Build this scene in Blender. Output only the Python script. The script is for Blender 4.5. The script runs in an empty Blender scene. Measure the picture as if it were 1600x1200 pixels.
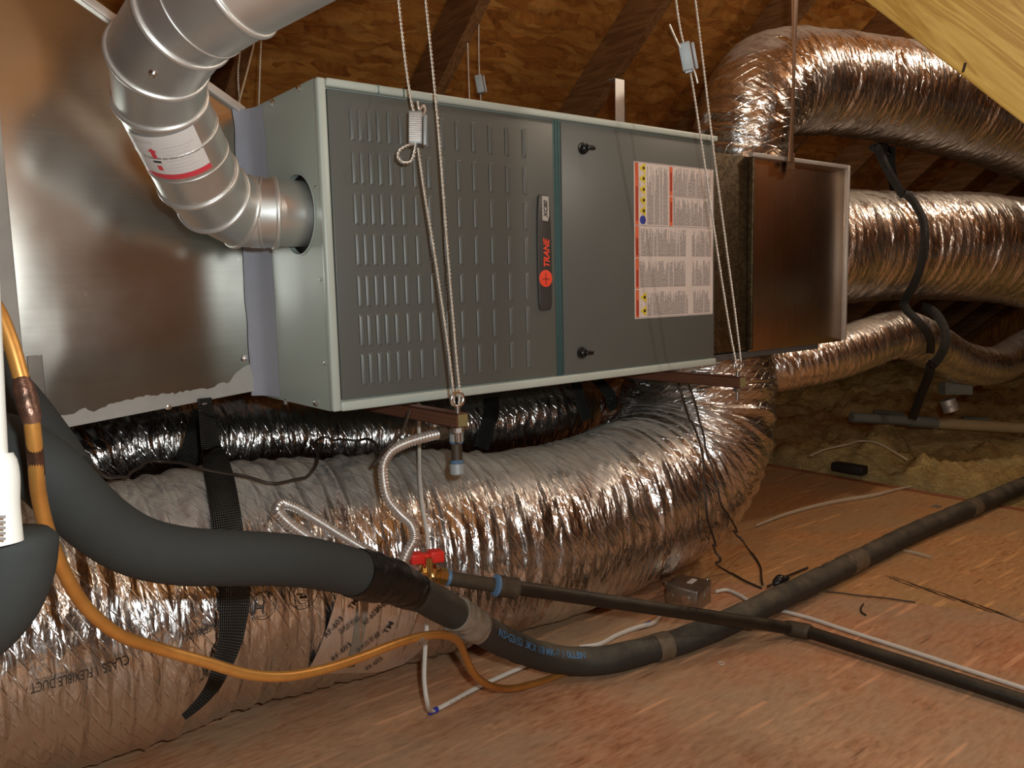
import bpy, bmesh, math, random
import numpy as np
from mathutils import Vector, Matrix
from mathutils.bvhtree import BVHTree

sc = bpy.context.scene
COL = sc.collection
# ------------------------------------------------------------------ camera, world, lights, exposure
FZ = 0.58                                   # height of the furnace underside above the deck
FPX, YAW, PITCH, ROLL = 1277.8, .6705, -.119115, -.024604
CAM = np.array([-.60571, -1.25239, .20153 + FZ])
_F = np.array([math.sin(YAW)*math.cos(PITCH), math.cos(YAW)*math.cos(PITCH), math.sin(PITCH)])
_r = np.array([math.cos(YAW), -math.sin(YAW), 0.]); _u = np.cross(_r, _F)
_R = _r*math.cos(ROLL) + _u*math.sin(ROLL); _U = -_r*math.sin(ROLL) + _u*math.cos(ROLL)
cd = bpy.data.cameras.new('camera'); cam = bpy.data.objects.new('camera', cd); COL.objects.link(cam)
cd.sensor_width = 36; cd.lens = 36*FPX/1600; cd.clip_start = .01
cam.matrix_world = Matrix(((_R[0], _U[0], -_F[0], CAM[0]), (_R[1], _U[1], -_F[1], CAM[1]), (_R[2], _U[2], -_F[2], CAM[2]), (0, 0, 0, 1)))
sc.camera = cam
sc.view_settings.view_transform = 'Standard'; sc.view_settings.look = 'None'
sc.view_settings.gamma = 1; sc.view_settings.use_curve_mapping = False
sc.view_settings.exposure = 0.45
w = bpy.data.worlds.new('world'); sc.world = w; w.use_nodes = True
w.node_tree.nodes['Background'].inputs[0].default_value = (.9, .75, .55, 1)
w.node_tree.nodes['Background'].inputs[1].default_value = .05
def light(name, loc, watts, color, radius):
    l = bpy.data.lights.new(name, 'POINT'); l.energy = watts; l.color = color; l.shadow_soft_size = radius
    o = bpy.data.objects.new(name, l); COL.objects.link(o); o.location = loc; return o
light('phone_flash', CAM + _R*.07 + _U*.07, 28, (.93, 1, 1), .02)
light('work_light', (.95, -1.22, 1.38), 10, (1, .93, .82), .03)
light('attic_bulb', (2.6, -.62, 2.08), 16, (1, .86, .68), .05)
light('attic_bulb', (.80, -.42, 2.08), 6, (1, .84, .64), .05)

# ------------------------------------------------------------------ helpers
def ray(x, y): return _F + _R*(x-800)/FPX - _U*(y-600)/FPX
def onax(x, y, a, v):
    d = ray(x, y); return CAM + d*((v-CAM[a])/d[a])
def PX(x, y, v): return onax(x, y, 0, v)
def PY(x, y, v): return onax(x, y, 1, v)
def PZ(x, y, v): return onax(x, y, 2, v)
def PD(x, y, d): return CAM + ray(x, y)*d

class G:                                    # small node-graph builder
    def __init__(s, name):
        s.m = bpy.data.materials.new(name); s.m.use_nodes = True; s.t = s.m.node_tree
        s.b = s.t.nodes['Principled BSDF']
    def n(s, typ, ins=None, **kw):
        nd = s.t.nodes.new('ShaderNode'+typ)
        for k, v in kw.items(): setattr(nd, k, v)
        for k, v in (ins or {}).items(): s.set(nd.inputs[k], v)
        return nd
    def set(s, inp, v):
        if isinstance(v, bpy.types.NodeSocket): s.t.links.new(v, inp)
        elif isinstance(v, bpy.types.Node): s.t.links.new(v.outputs[0], inp)
        else:
            if isinstance(v, (tuple, list)) and len(v) == 3 and inp.type == 'RGBA': v = (*v, 1)
            inp.default_value = v
    def co(s, kind='Object', scale=(1, 1, 1), rot=(0, 0, 0), loc=(0, 0, 0)):
        tc = s.n('TexCoord'); mp = s.n('Mapping', {'Vector': tc.outputs[kind], 'Scale': scale, 'Rotation': rot, 'Location': loc})
        return mp.outputs[0]
    def noise(s, vec, scale=5, detail=4, rough=.55, dist=0):
        return s.n('TexNoise', {'Vector': vec, 'Scale': scale, 'Detail': detail, 'Roughness': rough, 'Distortion': dist})
    def ramp(s, fac, stops, interp='LINEAR'):
        r = s.n('ValToRGB', {'Fac': fac}); e = r.color_ramp; e.interpolation = interp
        while len(e.elements) < len(stops): e.elements.new(.5)
        for el, (p, c) in zip(e.elements, stops):
            el.position = p; el.color = (*c, 1) if isinstance(c, (tuple, list)) else (c, c, c, 1)
        return r.outputs[0]
    def mix(s, f, a, b, mode='MIX'):
        m = s.n('Mix', data_type='RGBA', blend_type=mode); s.set(m.inputs[0], f); s.set(m.inputs[6], a); s.set(m.inputs[7], b); return m.outputs[2]
    def math(s, op, a, b=0., c=None):
        m = s.n('Math', operation=op); s.set(m.inputs[0], a); s.set(m.inputs[1], b)
        if c is not None: s.set(m.inputs[2], c)
        return m.outputs[0]
    def bump(s, h, strength=.3, dist=.002, normal=None):
        b = s.n('Bump', {'Height': h, 'Strength': strength, 'Distance': dist})
        if normal is not None: s.set(b.inputs['Normal'], normal)
        return b.outputs[0]
    def out(s, **kw):
        al = {'color': 'Base Color', 'rough': 'Roughness', 'metal': 'Metallic', 'normal': 'Normal', 'spec': 'Specular IOR Level', 'coat': 'Coat Weight', 'alpha': 'Alpha', 'aniso': 'Anisotropic', 'trans': 'Transmission Weight'}
        for k, v in kw.items(): s.set(s.b.inputs[al[k]], v)
        return s.m

def plain(name, color, rough=.5, metal=0., var=.15, scale=30, bump=.1, spec=.5, bscale=None):
    g = G(name); v = g.co()
    n = g.noise(v, scale, 5)
    c = g.mix(n.outputs[0], tuple(x*(1-var) for x in color), tuple(min(1, x*(1+var)) for x in color))
    n2 = g.noise(v, bscale or scale*5, 3)
    return g.out(color=c, rough=g.ramp(n.outputs[0], [(0, max(0, rough-.07)), (1, min(1, rough+.07))]), metal=metal, spec=spec, normal=g.bump(n2, bump, .001))

def osb(name, ca, cb, cc, cd_, strand=(9, 45), rough=.6, dust=0., dustc=(.35, .3, .22), base_rot=0.):
    """strand board: three layers of flakes turned different ways, with pale and dark chips"""
    g = G(name); base = g.co()
    wob = g.noise(base, 7, 5)
    v0 = g.n('VectorMath', operation='ADD'); g.set(v0.inputs[0], base)
    sc_ = g.n('VectorMath', operation='SCALE'); g.set(sc_.inputs[0], wob.outputs[1]); sc_.inputs['Scale'].default_value = .05
    g.set(v0.inputs[1], sc_.outputs[0])
    col = None; hgt = None
    for i, (ang, sx, sy) in enumerate(((0., 1, 1), (.9, 1.15, 1.1), (-.7, .85, 1.2), (1.75, 1.3, 1))):
        mp = g.n('Mapping', {'Vector': v0.outputs[0], 'Rotation': (0, 0, ang+base_rot), 'Scale': (strand[0]*sx, strand[1]*sy, strand[0]), 'Location': (i*3.1, i*1.7, 0)})
        vo = g.n('TexVoronoi', {'Vector': mp.outputs[0], 'Scale': 1., 'Randomness': 1.})
        sep = g.n('SeparateColor', {'Color': vo.outputs['Color']})
        fib = g.noise(g.n('Mapping', {'Vector': mp.outputs[0], 'Scale': (.7, 3.2, 1)}).outputs[0], 1.6, 6, .68)
        tone = g.math('ADD', g.math('MULTIPLY', sep.outputs[0], .36), g.math('MULTIPLY', fib.outputs[0], .72))
        c = g.ramp(tone, [(.26, cd_), (.42, ca), (.58, cb), (.80, cc)])
        edge = g.ramp(vo.outputs['Distance'], [(.45, 1.), (.75, .72)])
        c = g.mix(1., c, edge, 'MULTIPLY')
        h = g.math('ADD', sep.outputs[1], g.math('MULTIPLY', fib.outputs[0], .3))
        if col is None: col, hgt = c, h
        else:
            mask = g.ramp(sep.outputs[2], [(.55, 0.), (.60, 1.)])
            col = g.mix(mask, col, c); hgt = g.n('Mix', {0: mask, 2: hgt, 3: h}).outputs[0]
    big = g.noise(base, 1.7, 3)
    col = g.mix(g.ramp(big.outputs[0], [(.3, 0.), (.75, .4)]), col, tuple(x*.6 for x in ca))
    if dust:
        dn = g.noise(base, 2.6, 6, .65); df = g.ramp(dn.outputs[0], [(.36, 0.), (.68, dust)])
        col = g.mix(df, col, dustc)
    spk = g.n('TexVoronoi', {'Vector': base, 'Scale': 60.}); col = g.mix(g.ramp(spk.outputs['Distance'], [(.03, .7), (.07, 0.)]), col, tuple(x*.35 for x in ca))
    return g.out(color=col, rough=rough, spec=.35, normal=g.bump(hgt, .35, .0015))

def wood(name, ca, cb, cdark, axis=0, freq=14, rough=.55):
    g = G(name); s = [28, 28, 28]; s[axis] = 1.6
    v = g.co(scale=tuple(s)); n = g.noise(v, 1, 5, .6, .8)
    c = g.ramp(n.outputs[0], [(.22, cdark), (.38, ca), (.46, cb), (.52, tuple((x+y)/2 for x, y in zip(ca, cdark))), (.60, cb), (.8, ca)])
    fine = g.noise(g.co(scale=tuple(5*x for x in s)), 1, 4); c = g.mix(g.ramp(fine.outputs[0], [(.45, 0.), (.75, .35)]), c, cdark)
    v2 = g.co(); k = g.n('TexVoronoi', {'Vector': v2, 'Scale': 7.}); c = g.mix(g.ramp(k.outputs['Distance'], [(.03, .8), (.1, 0.)]), c, cdark)
    f = g.noise(g.co(scale=tuple(4*x for x in s)), 1, 3)
    return g.out(color=c, rough=rough, normal=g.bump(f, .25, .001))

def foil(name, base=(.66, .65, .64), rough=.2, dust=.0, dustc=(.42, .38, .31), fine=1., tint=None):
    """crumpled aluminised jacket; UV is in metres (u along the duct, v around it)"""
    g = G(name); uv = g.co('UV')
    wob = g.noise(uv, 14, 2)
    add = g.n('VectorMath', operation='ADD'); g.set(add.inputs[0], uv)
    s2 = g.n('VectorMath', operation='SCALE'); g.set(s2.inputs[0], wob.outputs[1]); s2.inputs['Scale'].default_value = .02; g.set(add.inputs[1], s2.outputs[0])
    def vor(sx, sy, sc_, feat='DISTANCE_TO_EDGE'):
        mp = g.n('Mapping', {'Vector': add.outputs[0], 'Scale': (sx, sy, 1)})
        return g.n('TexVoronoi', {'Vector': mp.outputs[0], 'Scale': sc_}, feature=feat)
    a = vor(95, 16, 1.); b = vor(160, 70, 1.); c = vor(45, 9, 1.)
    ha = g.ramp(a.outputs['Distance'], [(0, 0.), (.35, 1.)]); hb = g.ramp(b.outputs['Distance'], [(0, 0.), (.4, 1.)]); hc = g.ramp(c.outputs['Distance'], [(0, 0.), (.3, 1.)])
    nz = g.noise(g.n('Mapping', {'Vector': uv, 'Scale': (240, 70, 1)}).outputs[0], 1, 3)
    h = g.math('ADD', g.math('MULTIPLY', ha, .45), g.math('MULTIPLY', hb, .16)); h = g.math('ADD', h, g.math('MULTIPLY', hc, 1.1)); h = g.math('ADD', h, g.math('MULTIPLY', nz.outputs[0], .12))
    # scrim threads under the film
    mpw = g.n('Mapping', {'Vector': uv, 'Rotation': (0, 0, .5), 'Scale': (1, 1, 1)})
    wv = g.n('TexWave', {'Vector': mpw.outputs[0], 'Scale': 17., 'Distortion': .6}, wave_type='BANDS'); h = g.math('ADD', h, g.math('MULTIPLY', g.ramp(wv.outputs[0], [(.9, 0.), (1, .35)]), 1.))
    nrm = g.bump(h, .72*fine, .0024)
    dn = g.noise(uv, 9, 6, .7)
    col = g.mix(g.ramp(dn.outputs[0], [(.45, 0.), (.8, .35)]), base, tuple(x*.62 for x in base))
    rg = g.ramp(dn.outputs[0], [(.3, rough-.06), (.7, rough+.14)])
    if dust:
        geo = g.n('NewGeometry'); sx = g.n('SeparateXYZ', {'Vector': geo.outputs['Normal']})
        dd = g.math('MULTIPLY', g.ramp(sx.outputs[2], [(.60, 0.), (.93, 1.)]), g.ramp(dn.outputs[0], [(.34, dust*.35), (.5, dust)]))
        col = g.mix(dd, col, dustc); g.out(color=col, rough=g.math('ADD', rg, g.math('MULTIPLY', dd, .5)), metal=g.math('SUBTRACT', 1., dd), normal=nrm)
    else: g.out(color=col, rough=rg, metal=1., normal=nrm)
    return g.m

def sheetmetal(name, base, rough=.3, streak=.12, spangle=.0, axis=(6, 6, 160), warm=None, scr=1.):
    g = G(name); v = g.co(); s = g.noise(g.co(scale=axis), 1, 4, .6); blot = g.noise(v, 5, 4)
    c = g.mix(g.ramp(s.outputs[0], [(.3, 0.), (.7, 1.)]), tuple(x*(1-streak) for x in base), tuple(min(1, x*(1+streak)) for x in base))
    c = g.mix(g.ramp(blot.outputs[0], [(.4, 0.), (.7, .3)]), c, tuple(x*.75 for x in base))
    if spangle:
        sp = g.n('TexVoronoi', {'Vector': v, 'Scale': 130.}); se = g.n('SeparateColor', {'Color': sp.outputs['Color']}); c = g.mix(spangle, c, g.ramp(se.outputs[0], [(0, .25), (1, 1.)]), 'MULTIPLY')
    fl = g.n('TexVoronoi', {'Vector': g.co(scale=(1, 1, .55)), 'Scale': 42.}); fm = g.ramp(fl.outputs['Distance'], [(.03, .9*scr), (.085, 0.)])
    msk = g.noise(v, 9, 2); fm = g.math('MULTIPLY', fm, g.ramp(msk.outputs[0], [(.47, 0.), (.56, 1.)]))
    c = g.mix(fm, c, (.8, .78, .7))
    bmp = g.noise(g.co(scale=(1.2, 1.2, .8)), 2.2, 2)
    return g.out(color=c, rough=g.math('ADD', g.math('MULTIPLY', blot.outputs[0], .16), rough-.08), metal=1., normal=g.bump(bmp, .25, .01))

# ---- object makers: geometry is given in world metres, each object gets its origin at its own base
def mk(name, V, Fc, mat, parent=None, smooth=False, uv=None, at=None, sharp=None):
    V = np.asarray(V, float).reshape(-1, 3)
    lo, hi = V.min(0), V.max(0)
    loc = np.array([(lo[0]+hi[0])/2, (lo[1]+hi[1])/2, lo[2]]) if at is None else np.asarray(at, float)
    me = bpy.data.meshes.new(name)
    if isinstance(Fc, np.ndarray):
        nf = len(Fc); k = Fc.shape[1]
        me.vertices.add(len(V)); me.vertices.foreach_set('co', (V-loc).astype(np.float32).ravel())
        me.loops.add(nf*k); me.loops.foreach_set('vertex_index', Fc.astype(np.int32).ravel())
        me.polygons.add(nf); me.polygons.foreach_set('loop_start', np.arange(0, nf*k, k, dtype=np.int32))
        me.update(calc_edges=True)
    else: me.from_pydata((V-loc).tolist(), [], [list(f) for f in Fc])
    if uv is not None:
        l = me.uv_layers.new(name='UVMap'); l.data.foreach_set('uv', np.asarray(uv, np.float32).ravel())
    me.validate(); me.update()
    if smooth: me.polygons.foreach_set('use_smooth', [True]*len(me.polygons))
    if sharp: me.set_sharp_from_angle(angle=sharp)
    me.materials.append(mat)
    o = bpy.data.objects.new(name, me); COL.objects.link(o); place(o, loc, parent); return o
def place(o, loc, parent=None):
    o.location = loc
    if parent is not None: o.parent = parent; o.matrix_parent_inverse = Matrix.Translation(parent_world(parent)).inverted()
    return o
def parent_world(p): return Vector(p.location)          # every object is a pure translation in world space
def dupe(o, loc, parent=None):
    c = o.copy(); COL.objects.link(c); place(c, loc, parent or o.parent); return c
def tag(o, label, cat, group=None, kind=None):
    o['label'] = label; o['category'] = cat
    if group: o['group'] = group
    if kind: o['kind'] = kind
    return o
def thing(name, loc, label, cat, group=None):
    o = bpy.data.objects.new(name, None); o.empty_display_size = .05; COL.objects.link(o); o.location = loc
    return tag(o, label, cat, group)

BOXF = [(0, 1, 3, 2), (4, 6, 7, 5), (0, 4, 5, 1), (2, 3, 7, 6), (0, 2, 6, 4), (1, 5, 7, 3)]
def boxv(lo, hi, ax=None, org=(0, 0, 0)):
    c = np.array([[x, y, z] for x in (lo[0], hi[0]) for y in (lo[1], hi[1]) for z in (lo[2], hi[2])], float)
    if ax is not None: c = c @ np.asarray(ax) + np.asarray(org)
    return c
def bevel(V, Fc, r, seg=2):
    bm = bmesh.new(); vs = [bm.verts.new(v) for v in V]
    for f in Fc: bm.faces.new([vs[i] for i in f])
    bmesh.ops.recalc_face_normals(bm, faces=bm.faces)
    if r: bmesh.ops.bevel(bm, geom=list(bm.edges), offset=r, segments=seg, affect='EDGES', profile=.5)
    bm.verts.index_update(); V2 = np.array([v.co[:] for v in bm.verts]); F2 = [[v.index for v in f.verts] for f in bm.faces]; bm.free(); return V2, F2
def box(name, lo, hi, mat, parent=None, r=.0, ax=None, org=(0, 0, 0), seg=2):
    V, Fc = bevel(boxv(lo, hi, ax, org), BOXF, r, seg)
    return mk(name, V, Fc, mat, parent, smooth=r > 0, sharp=.9 if r > 0 else None)
def join(parts):
    V = []; Fc = []; k = 0
    for v, f in parts:
        v = np.asarray(v, float).reshape(-1, 3); V.append(v); Fc += [[i+k for i in q] for q in f]; k += len(v)
    return np.concatenate(V), Fc
def prism(poly, n0, n1, axis):
    """extrude a 2-D polygon between n0 and n1 along axis 'x','y' or 'z'"""
    k = len(poly); V = []
    for n in (n0, n1):
        for a, b in poly: V.append({'x': (n, a, b), 'y': (a, n, b), 'z': (a, b, n)}[axis])
    Fc = [list(range(k))[::-1], list(range(k, 2*k))] + [[i, (i+1) % k, k+(i+1) % k, k+i] for i in range(k)]
    return np.array(V, float), Fc

def spline(P, step, closed=False):
    P = np.asarray(P, float); n = len(P); out = []
    if n == 2: k = max(2, int(np.linalg.norm(P[1]-P[0])/step)+1); return P[0]+(P[1]-P[0])*np.linspace(0, 1, k)[:, None]
    Q = np.vstack([2*P[0]-P[1], P, 2*P[-1]-P[-2]])
    for i in range(1, n):
        p0, p1, p2, p3 = Q[i-1], Q[i], Q[i+1], Q[i+2]
        # centripetal-like: scaled tangents
        d = np.linalg.norm((p2-p1)[:3]); d0 = max(np.linalg.norm((p1-p0)[:3]), 1e-6); d2 = max(np.linalg.norm((p3-p2)[:3]), 1e-6)
        m1 = ((p1-p0)/d0*d+(p2-p1))*.5 if d0 > 0 else p2-p1; m2 = ((p2-p1)+(p3-p2)/d2*d)*.5
        t = np.linspace(0, 1, 24, endpoint=False)[:, None]
        out.append((2*t**3-3*t**2+1)*p1+(t**3-2*t**2+t)*m1+(-2*t**3+3*t**2)*p2+(t**3-t**2)*m2)
    S = np.vstack(out+[P[-1:]]); L = np.r_[0, np.cumsum(np.linalg.norm(np.diff(S[:, :3], axis=0), axis=1))]
    k = max(3, int(L[-1]/step)+1); u = np.linspace(0, L[-1], k)
    return np.stack([np.interp(u, L, S[:, j]) for j in range(S.shape[1])], 1)
def frames(C, up=(0, 0, 1)):
    T = np.gradient(C, axis=0); T /= np.linalg.norm(T, axis=1)[:, None]
    up = np.asarray(up, float)
    if abs(T[0]@up) > .95: up = np.array([0, 1., 0])
    n = up - T[0]*(up@T[0]); n /= np.linalg.norm(n); Ns = [n]
    for i in range(1, len(C)):
        n = n - T[i]*(n@T[i]); n /= np.linalg.norm(n); Ns.append(n)
    N = np.array(Ns); return T, N, np.cross(T, N)
def tubegeo(P, r, step=.01, n=14, caps=True, fn=None, up=(0, 0, 1), flat=1.):
    """P: points (x,y,z) or (x,y,z,r)"""
    P = np.asarray(P, float)
    if P.shape[1] == 3: P = np.hstack([P, np.full((len(P), 1), r)])
    S = spline(P, step); C = S[:, :3]; R = S[:, 3]; T, N, B = frames(C, up)
    th = np.linspace(0, 2*math.pi, n, endpoint=False); U = np.r_[0, np.cumsum(np.linalg.norm(np.diff(C, axis=0), axis=1))]
    rr = R[:, None]*np.ones((1, n))
    if fn is not None: rr = rr+fn(U[:, None]*np.ones((1, n)), th[None, :]*np.ones((len(U), 1)), R[:, None])
    V = C[:, None]+rr[..., None]*(np.cos(th)[None, :, None]*N[:, None]+flat*np.sin(th)[None, :, None]*B[:, None])
    m = len(C); i, j = np.meshgrid(np.arange(m-1), np.arange(n), indexing='ij'); j2 = (j+1) % n
    Fc = np.stack([i*n+j, i*n+j2, (i+1)*n+j2, (i+1)*n+j], -1).reshape(-1, 4)
    v0 = th[j]*R[i]; v1 = (th[j]+2*math.pi/n)*R[i]
    uv = np.stack([np.stack([U[i], v0], -1), np.stack([U[i], v1], -1), np.stack([U[i+1], v1], -1), np.stack([U[i+1], v0], -1)], 2).reshape(-1, 2)
    return V, Fc, uv, (C, T, N, B, U, R)
def tube(name, P, r, mat, parent=None, step=.01, n=14, fn=None, caps=True, up=(0, 0, 1), flat=1.):
    V, Fc, uv, fr = tubegeo(P, r, step, n, fn=fn, up=up, flat=flat); m = V.shape[0]; VV = V.reshape(-1, 3)
    if caps:
        VV = np.vstack([VV, V[0].mean(0), V[-1].mean(0)]); k = m*n; j = np.arange(n); j2 = (j+1) % n
        # duplicated-index quads keep one array shape; build triangles as pydata instead
        F2 = Fc.tolist()+[[k, int(b), int(a)] for a, b in zip(j, j2)]+[[k+1, (m-1)*n+int(a), (m-1)*n+int(b)] for a, b in zip(j, j2)]
        o = mk(name, VV, F2, mat, parent, smooth=True, sharp=1.0)
        l = o.data.uv_layers.new(name='UVMap'); arr = np.zeros((len(o.data.loops), 2), np.float32); arr[:len(uv)] = uv; l.data.foreach_set('uv', arr.ravel())
        return o
    return mk(name, VV, Fc, mat, parent, smooth=True, uv=uv)
def cyl(name, a, b, r, mat, parent=None, n=20, r2=None):
    a = np.asarray(a, float); b = np.asarray(b, float)
    return mk(name, *cylgeo(a, b, r, n, r2), mat, parent, smooth=True, sharp=.8)
def cylgeo(a, b, r, n=20, r2=None):
    a = np.asarray(a, float); b = np.asarray(b, float); t = b-a; t /= np.linalg.norm(t); up = np.array([0, 0, 1.]) if abs(t[2]) < .9 else np.array([1., 0, 0])
    x = np.cross(t, up); x /= np.linalg.norm(x); y = np.cross(t, x); th = np.arange(n)*2*math.pi/n
    c = np.cos(th)[:, None]*x+np.sin(th)[:, None]*y; r2 = r if r2 is None else r2
    V = np.vstack([a+c*r, b+c*r2]); Fc = [[i, (i+1) % n, n+(i+1) % n, n+i] for i in range(n)]+[list(range(n))[::-1], list(range(n, 2*n))]
    return V, Fc
def lathegeo(a, t, prof, n=20):
    """prof: list of (distance along t, radius)"""
    a = np.asarray(a, float); t = np.asarray(t, float); t = t/np.linalg.norm(t); up = np.array([0, 0, 1.]) if abs(t[2]) < .9 else np.array([1., 0, 0])
    x = np.cross(t, up); x /= np.linalg.norm(x); y = np.cross(t, x); th = np.arange(n)*2*math.pi/n; c = np.cos(th)[:, None]*x+np.sin(th)[:, None]*y
    V = np.vstack([a+t*d+c*max(r, 1e-4) for d, r in prof]); m = len(prof)
    Fc = [[k*n+i, k*n+(i+1) % n, (k+1)*n+(i+1) % n, (k+1)*n+i] for k in range(m-1) for i in range(n)]+[list(range(n))[::-1], list(range((m-1)*n, m*n))]
    return V, Fc
def lathe(name, a, t, prof, mat, parent=None, n=20): return mk(name, *lathegeo(a, t, prof, n), mat, parent, smooth=True, sharp=.7)

class VN:                                   # periodic value noise on a lattice
    def __init__(s, seed): s.T = np.random.RandomState(seed).rand(512, 64)*2-1
    def __call__(s, u, v, pv):              # v has period pv (integer lattice cells)
        i = np.floor(u).astype(int); j = np.floor(v).astype(int); a = u-i; b = v-j; a = a*a*(3-2*a); b = b*b*(3-2*b)
        f = lambda ii, jj: s.T[ii % 512, (jj % pv) % 64]
        return (f(i, j)*(1-a)+f(i+1, j)*a)*(1-b)+(f(i, j+1)*(1-a)+f(i+1, j+1)*a)*b
def crumple(seed, pitch=.034, coil=.006, wr=.0035, lump=.008, fade=None, slant=.0):
    n1, n2, n3, n4 = VN(seed), VN(seed+1), VN(seed+2), VN(seed+3)
    def f(u, th, r):
        v = th/(2*math.pi)
        uu = u+slant*np.cos(th)+.014*n1(u*9, v*6, 6)+.006*n2(u*30, v*14, 14)
        ph = uu/pitch+n4(u*4, v*3, 3)*.9+n1(u*11+3, v*4, 4)*.45
        c = -np.abs(np.sin(math.pi*ph))**.8*np.clip(.55+.75*n3(u*14+7, v*6, 6), 0, 1.4)*(fade(u) if fade else 1.)
        w1 = -np.abs(n2(uu*52, v*7+5, 7)); w2 = -np.abs(n3(uu*120+3, v*26, 26)); w3 = -np.abs(n4(uu*45+u*0, v*40+uu*30, 40))
        return coil*c+wr*(w1*.95+w2*.16+w3*.22)+lump*(n1(u*3.3+9, v*3, 3)+.4*n2(u*8, v*5, 5))
    return f

# ---- text
def textgeo(body, size=1., shear=0., bold=0., res=3):
    c = bpy.data.curves.new('t', 'FONT'); c.body = body; c.size = size; c.shear = shear; c.offset = bold; c.resolution_u = res; c.fill_mode = 'FRONT' if hasattr(c, 'fill_mode') else c.fill_mode
    o = bpy.data.objects.new('t', c); me = bpy.data.meshes.new_from_object(o)
    V = np.array([v.co[:] for v in me.vertices]); Fc = [list(p.vertices) for p in me.polygons]
    bpy.data.objects.remove(o); bpy.data.meshes.remove(me); bpy.data.curves.remove(c)
    return V, Fc
def fit_text(body, L, H, shear=0., bold=0.):
    V, Fc = textgeo(body, 1., shear, bold); lo = V.min(0); hi = V.max(0); s = (hi-lo); V = (V-lo); V[:, 0] *= L/s[0]; V[:, 1] *= H/max(s[1], 1e-6); return V, Fc

# ------------------------------------------------------------------ materials
M = {}
M['roof'] = osb('roof_strand_board', (.33, .115, .020), (.44, .18, .035), (.52, .25, .065), (.20, .06, .010), (8, 38))
def deck(name, ca, cb, cdust, rot, seed):
    g = G(name); base = g.co(loc=(seed, seed*.7, 0)); layers = []
    for i, (ang, a, b) in enumerate(((rot, 15, 95), (rot+.6, 18, 110), (rot-.7, 16, 100), (rot+1.5, 22, 90))):
        mp = g.n('Mapping', {'Vector': base, 'Rotation': (0, 0, ang), 'Scale': (a, b, 10), 'Location': (i*2.3, i, 0)}); layers.append(g.noise(mp.outputs[0], 1., 5, .62, .35))
    sel = [g.noise(base, 11+3*i, 2) for i in range(3)]
    f = layers[0].outputs[0]
    for i in range(3): f = g.n('Mix', {0: g.ramp(sel[i].outputs[0], [(.48, 0.), (.56, 1.)]), 2: f, 3: layers[i+1].outputs[0]}).outputs[0]
    col = g.ramp(f, [(.28, tuple(x*.5 for x in ca)), (.42, ca), (.55, cb), (.70, tuple(min(1, x*1.25) for x in cb))])
    big = g.noise(base, 1.9, 5, .6); col = g.mix(g.ramp(big.outputs[0], [(.35, 0.), (.7, .45)]), col, (ca[0]*1.02, ca[1]*.72, ca[2]*.55))
    dn = g.noise(base, 2.3, 8, .68, .3); col = g.mix(g.ramp(dn.outputs[0], [(.40, 0.), (.62, .62)]), col, cdust)
    for ang, th in ((rot+.15, .035), (rot-.75, .03), (rot+.9, .03)):
        mp = g.n('Mapping', {'Vector': base, 'Rotation': (0, 0, ang), 'Scale': (6, 75, 1)}); vo = g.n('TexVoronoi', {'Vector': mp.outputs[0], 'Scale': 1.}); se = g.n('SeparateColor', {'Color': vo.outputs['Color']})
        m = g.math('MULTIPLY', g.ramp(se.outputs[0], [(1-th, 0.), (1-th+.01, .6)]), g.ramp(vo.outputs['Distance'], [(.35, 1.), (.5, 0.)])); col = g.mix(m, col, tuple(min(1, x*1.45) for x in cb))
        m = g.math('MULTIPLY', g.ramp(se.outputs[1], [(1-th, 0.), (1-th+.01, .65)]), g.ramp(vo.outputs['Distance'], [(.12, 1.), (.26, 0.)])); col = g.mix(m, col, tuple(x*.35 for x in ca))
    st = g.noise(base, 3.3, 6, .7); col = g.mix(g.ramp(st.outputs[0], [(.64, 0.), (.74, .55)]), col, (.16, .12, .07))
    return g.out(color=col, rough=.62, spec=.3, normal=g.bump(f, .4, .0015))
M['floor'] = deck('floor_strand_board', (.43, .20, .095), (.53, .29, .16), (.38, .31, .20), .45, 0)
M['floor2'] = deck('floor_strand_board_tan', (.47, .23, .085), (.56, .31, .13), (.38, .28, .15), -.95, 5)
M['rafter'] = wood('rafter_wood', (.19, .085, .028), (.25, .12, .045), (.09, .035, .012), axis=1)
M['beam'] = wood('pine_brace_wood', (.60, .36, .07), (.72, .46, .11), (.38, .17, .025), axis=0)
M['deckedge'] = wood('red_lumber', (.32, .11, .05), (.38, .15, .07), (.18, .06, .03), axis=1)
M['cab'] = plain('cabinet_paint', (.42, .49, .44), .38, 0., .04, 12, .03)
M['panel'] = plain('panel_paint', (.112, .122, .112), .40, 0., .05, 8, .04)
M['rim'] = plain('rim_paint', (.48, .55, .50), .35, 0., .04, 14, .03)
M['gap'] = plain('seam_steel', (.10, .17, .17), .35, .6, .1, 40, .05)
M['black'] = plain('black_plastic', (.012, .012, .012), .3)
M['blackmatte'] = plain('black_rubber', (.015, .014, .013), .6)
M['badge'] = plain('badge_plastic', (.045, .042, .038), .45)
M['silver'] = plain('badge_silver', (.50, .49, .46), .4, .3)
M['red'] = plain('red_print', (.85, .075, .035), .45, var=.05)
M['redhead'] = plain('label_orange', (.70, .14, .055), .5, var=.05)
M['reddark'] = plain('label_dark_red', (.36, .05, .03), .5, var=.05)
M['paper'] = plain('label_paper', (.68, .61, .57), .5, var=.04)
M['inkgrey'] = plain('label_ink', (.28, .25, .24), .6)
M['ink'] = plain('black_ink', (.02, .016, .014), .5)
M['yellow'] = plain('label_yellow', (.75, .60, .05), .5, var=.04)
M['blueink'] = plain('label_blue', (.04, .06, .35), .5)
M['return'] = sheetmetal('return_sheet_metal', (.50, .485, .44), .2, .05)
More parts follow.
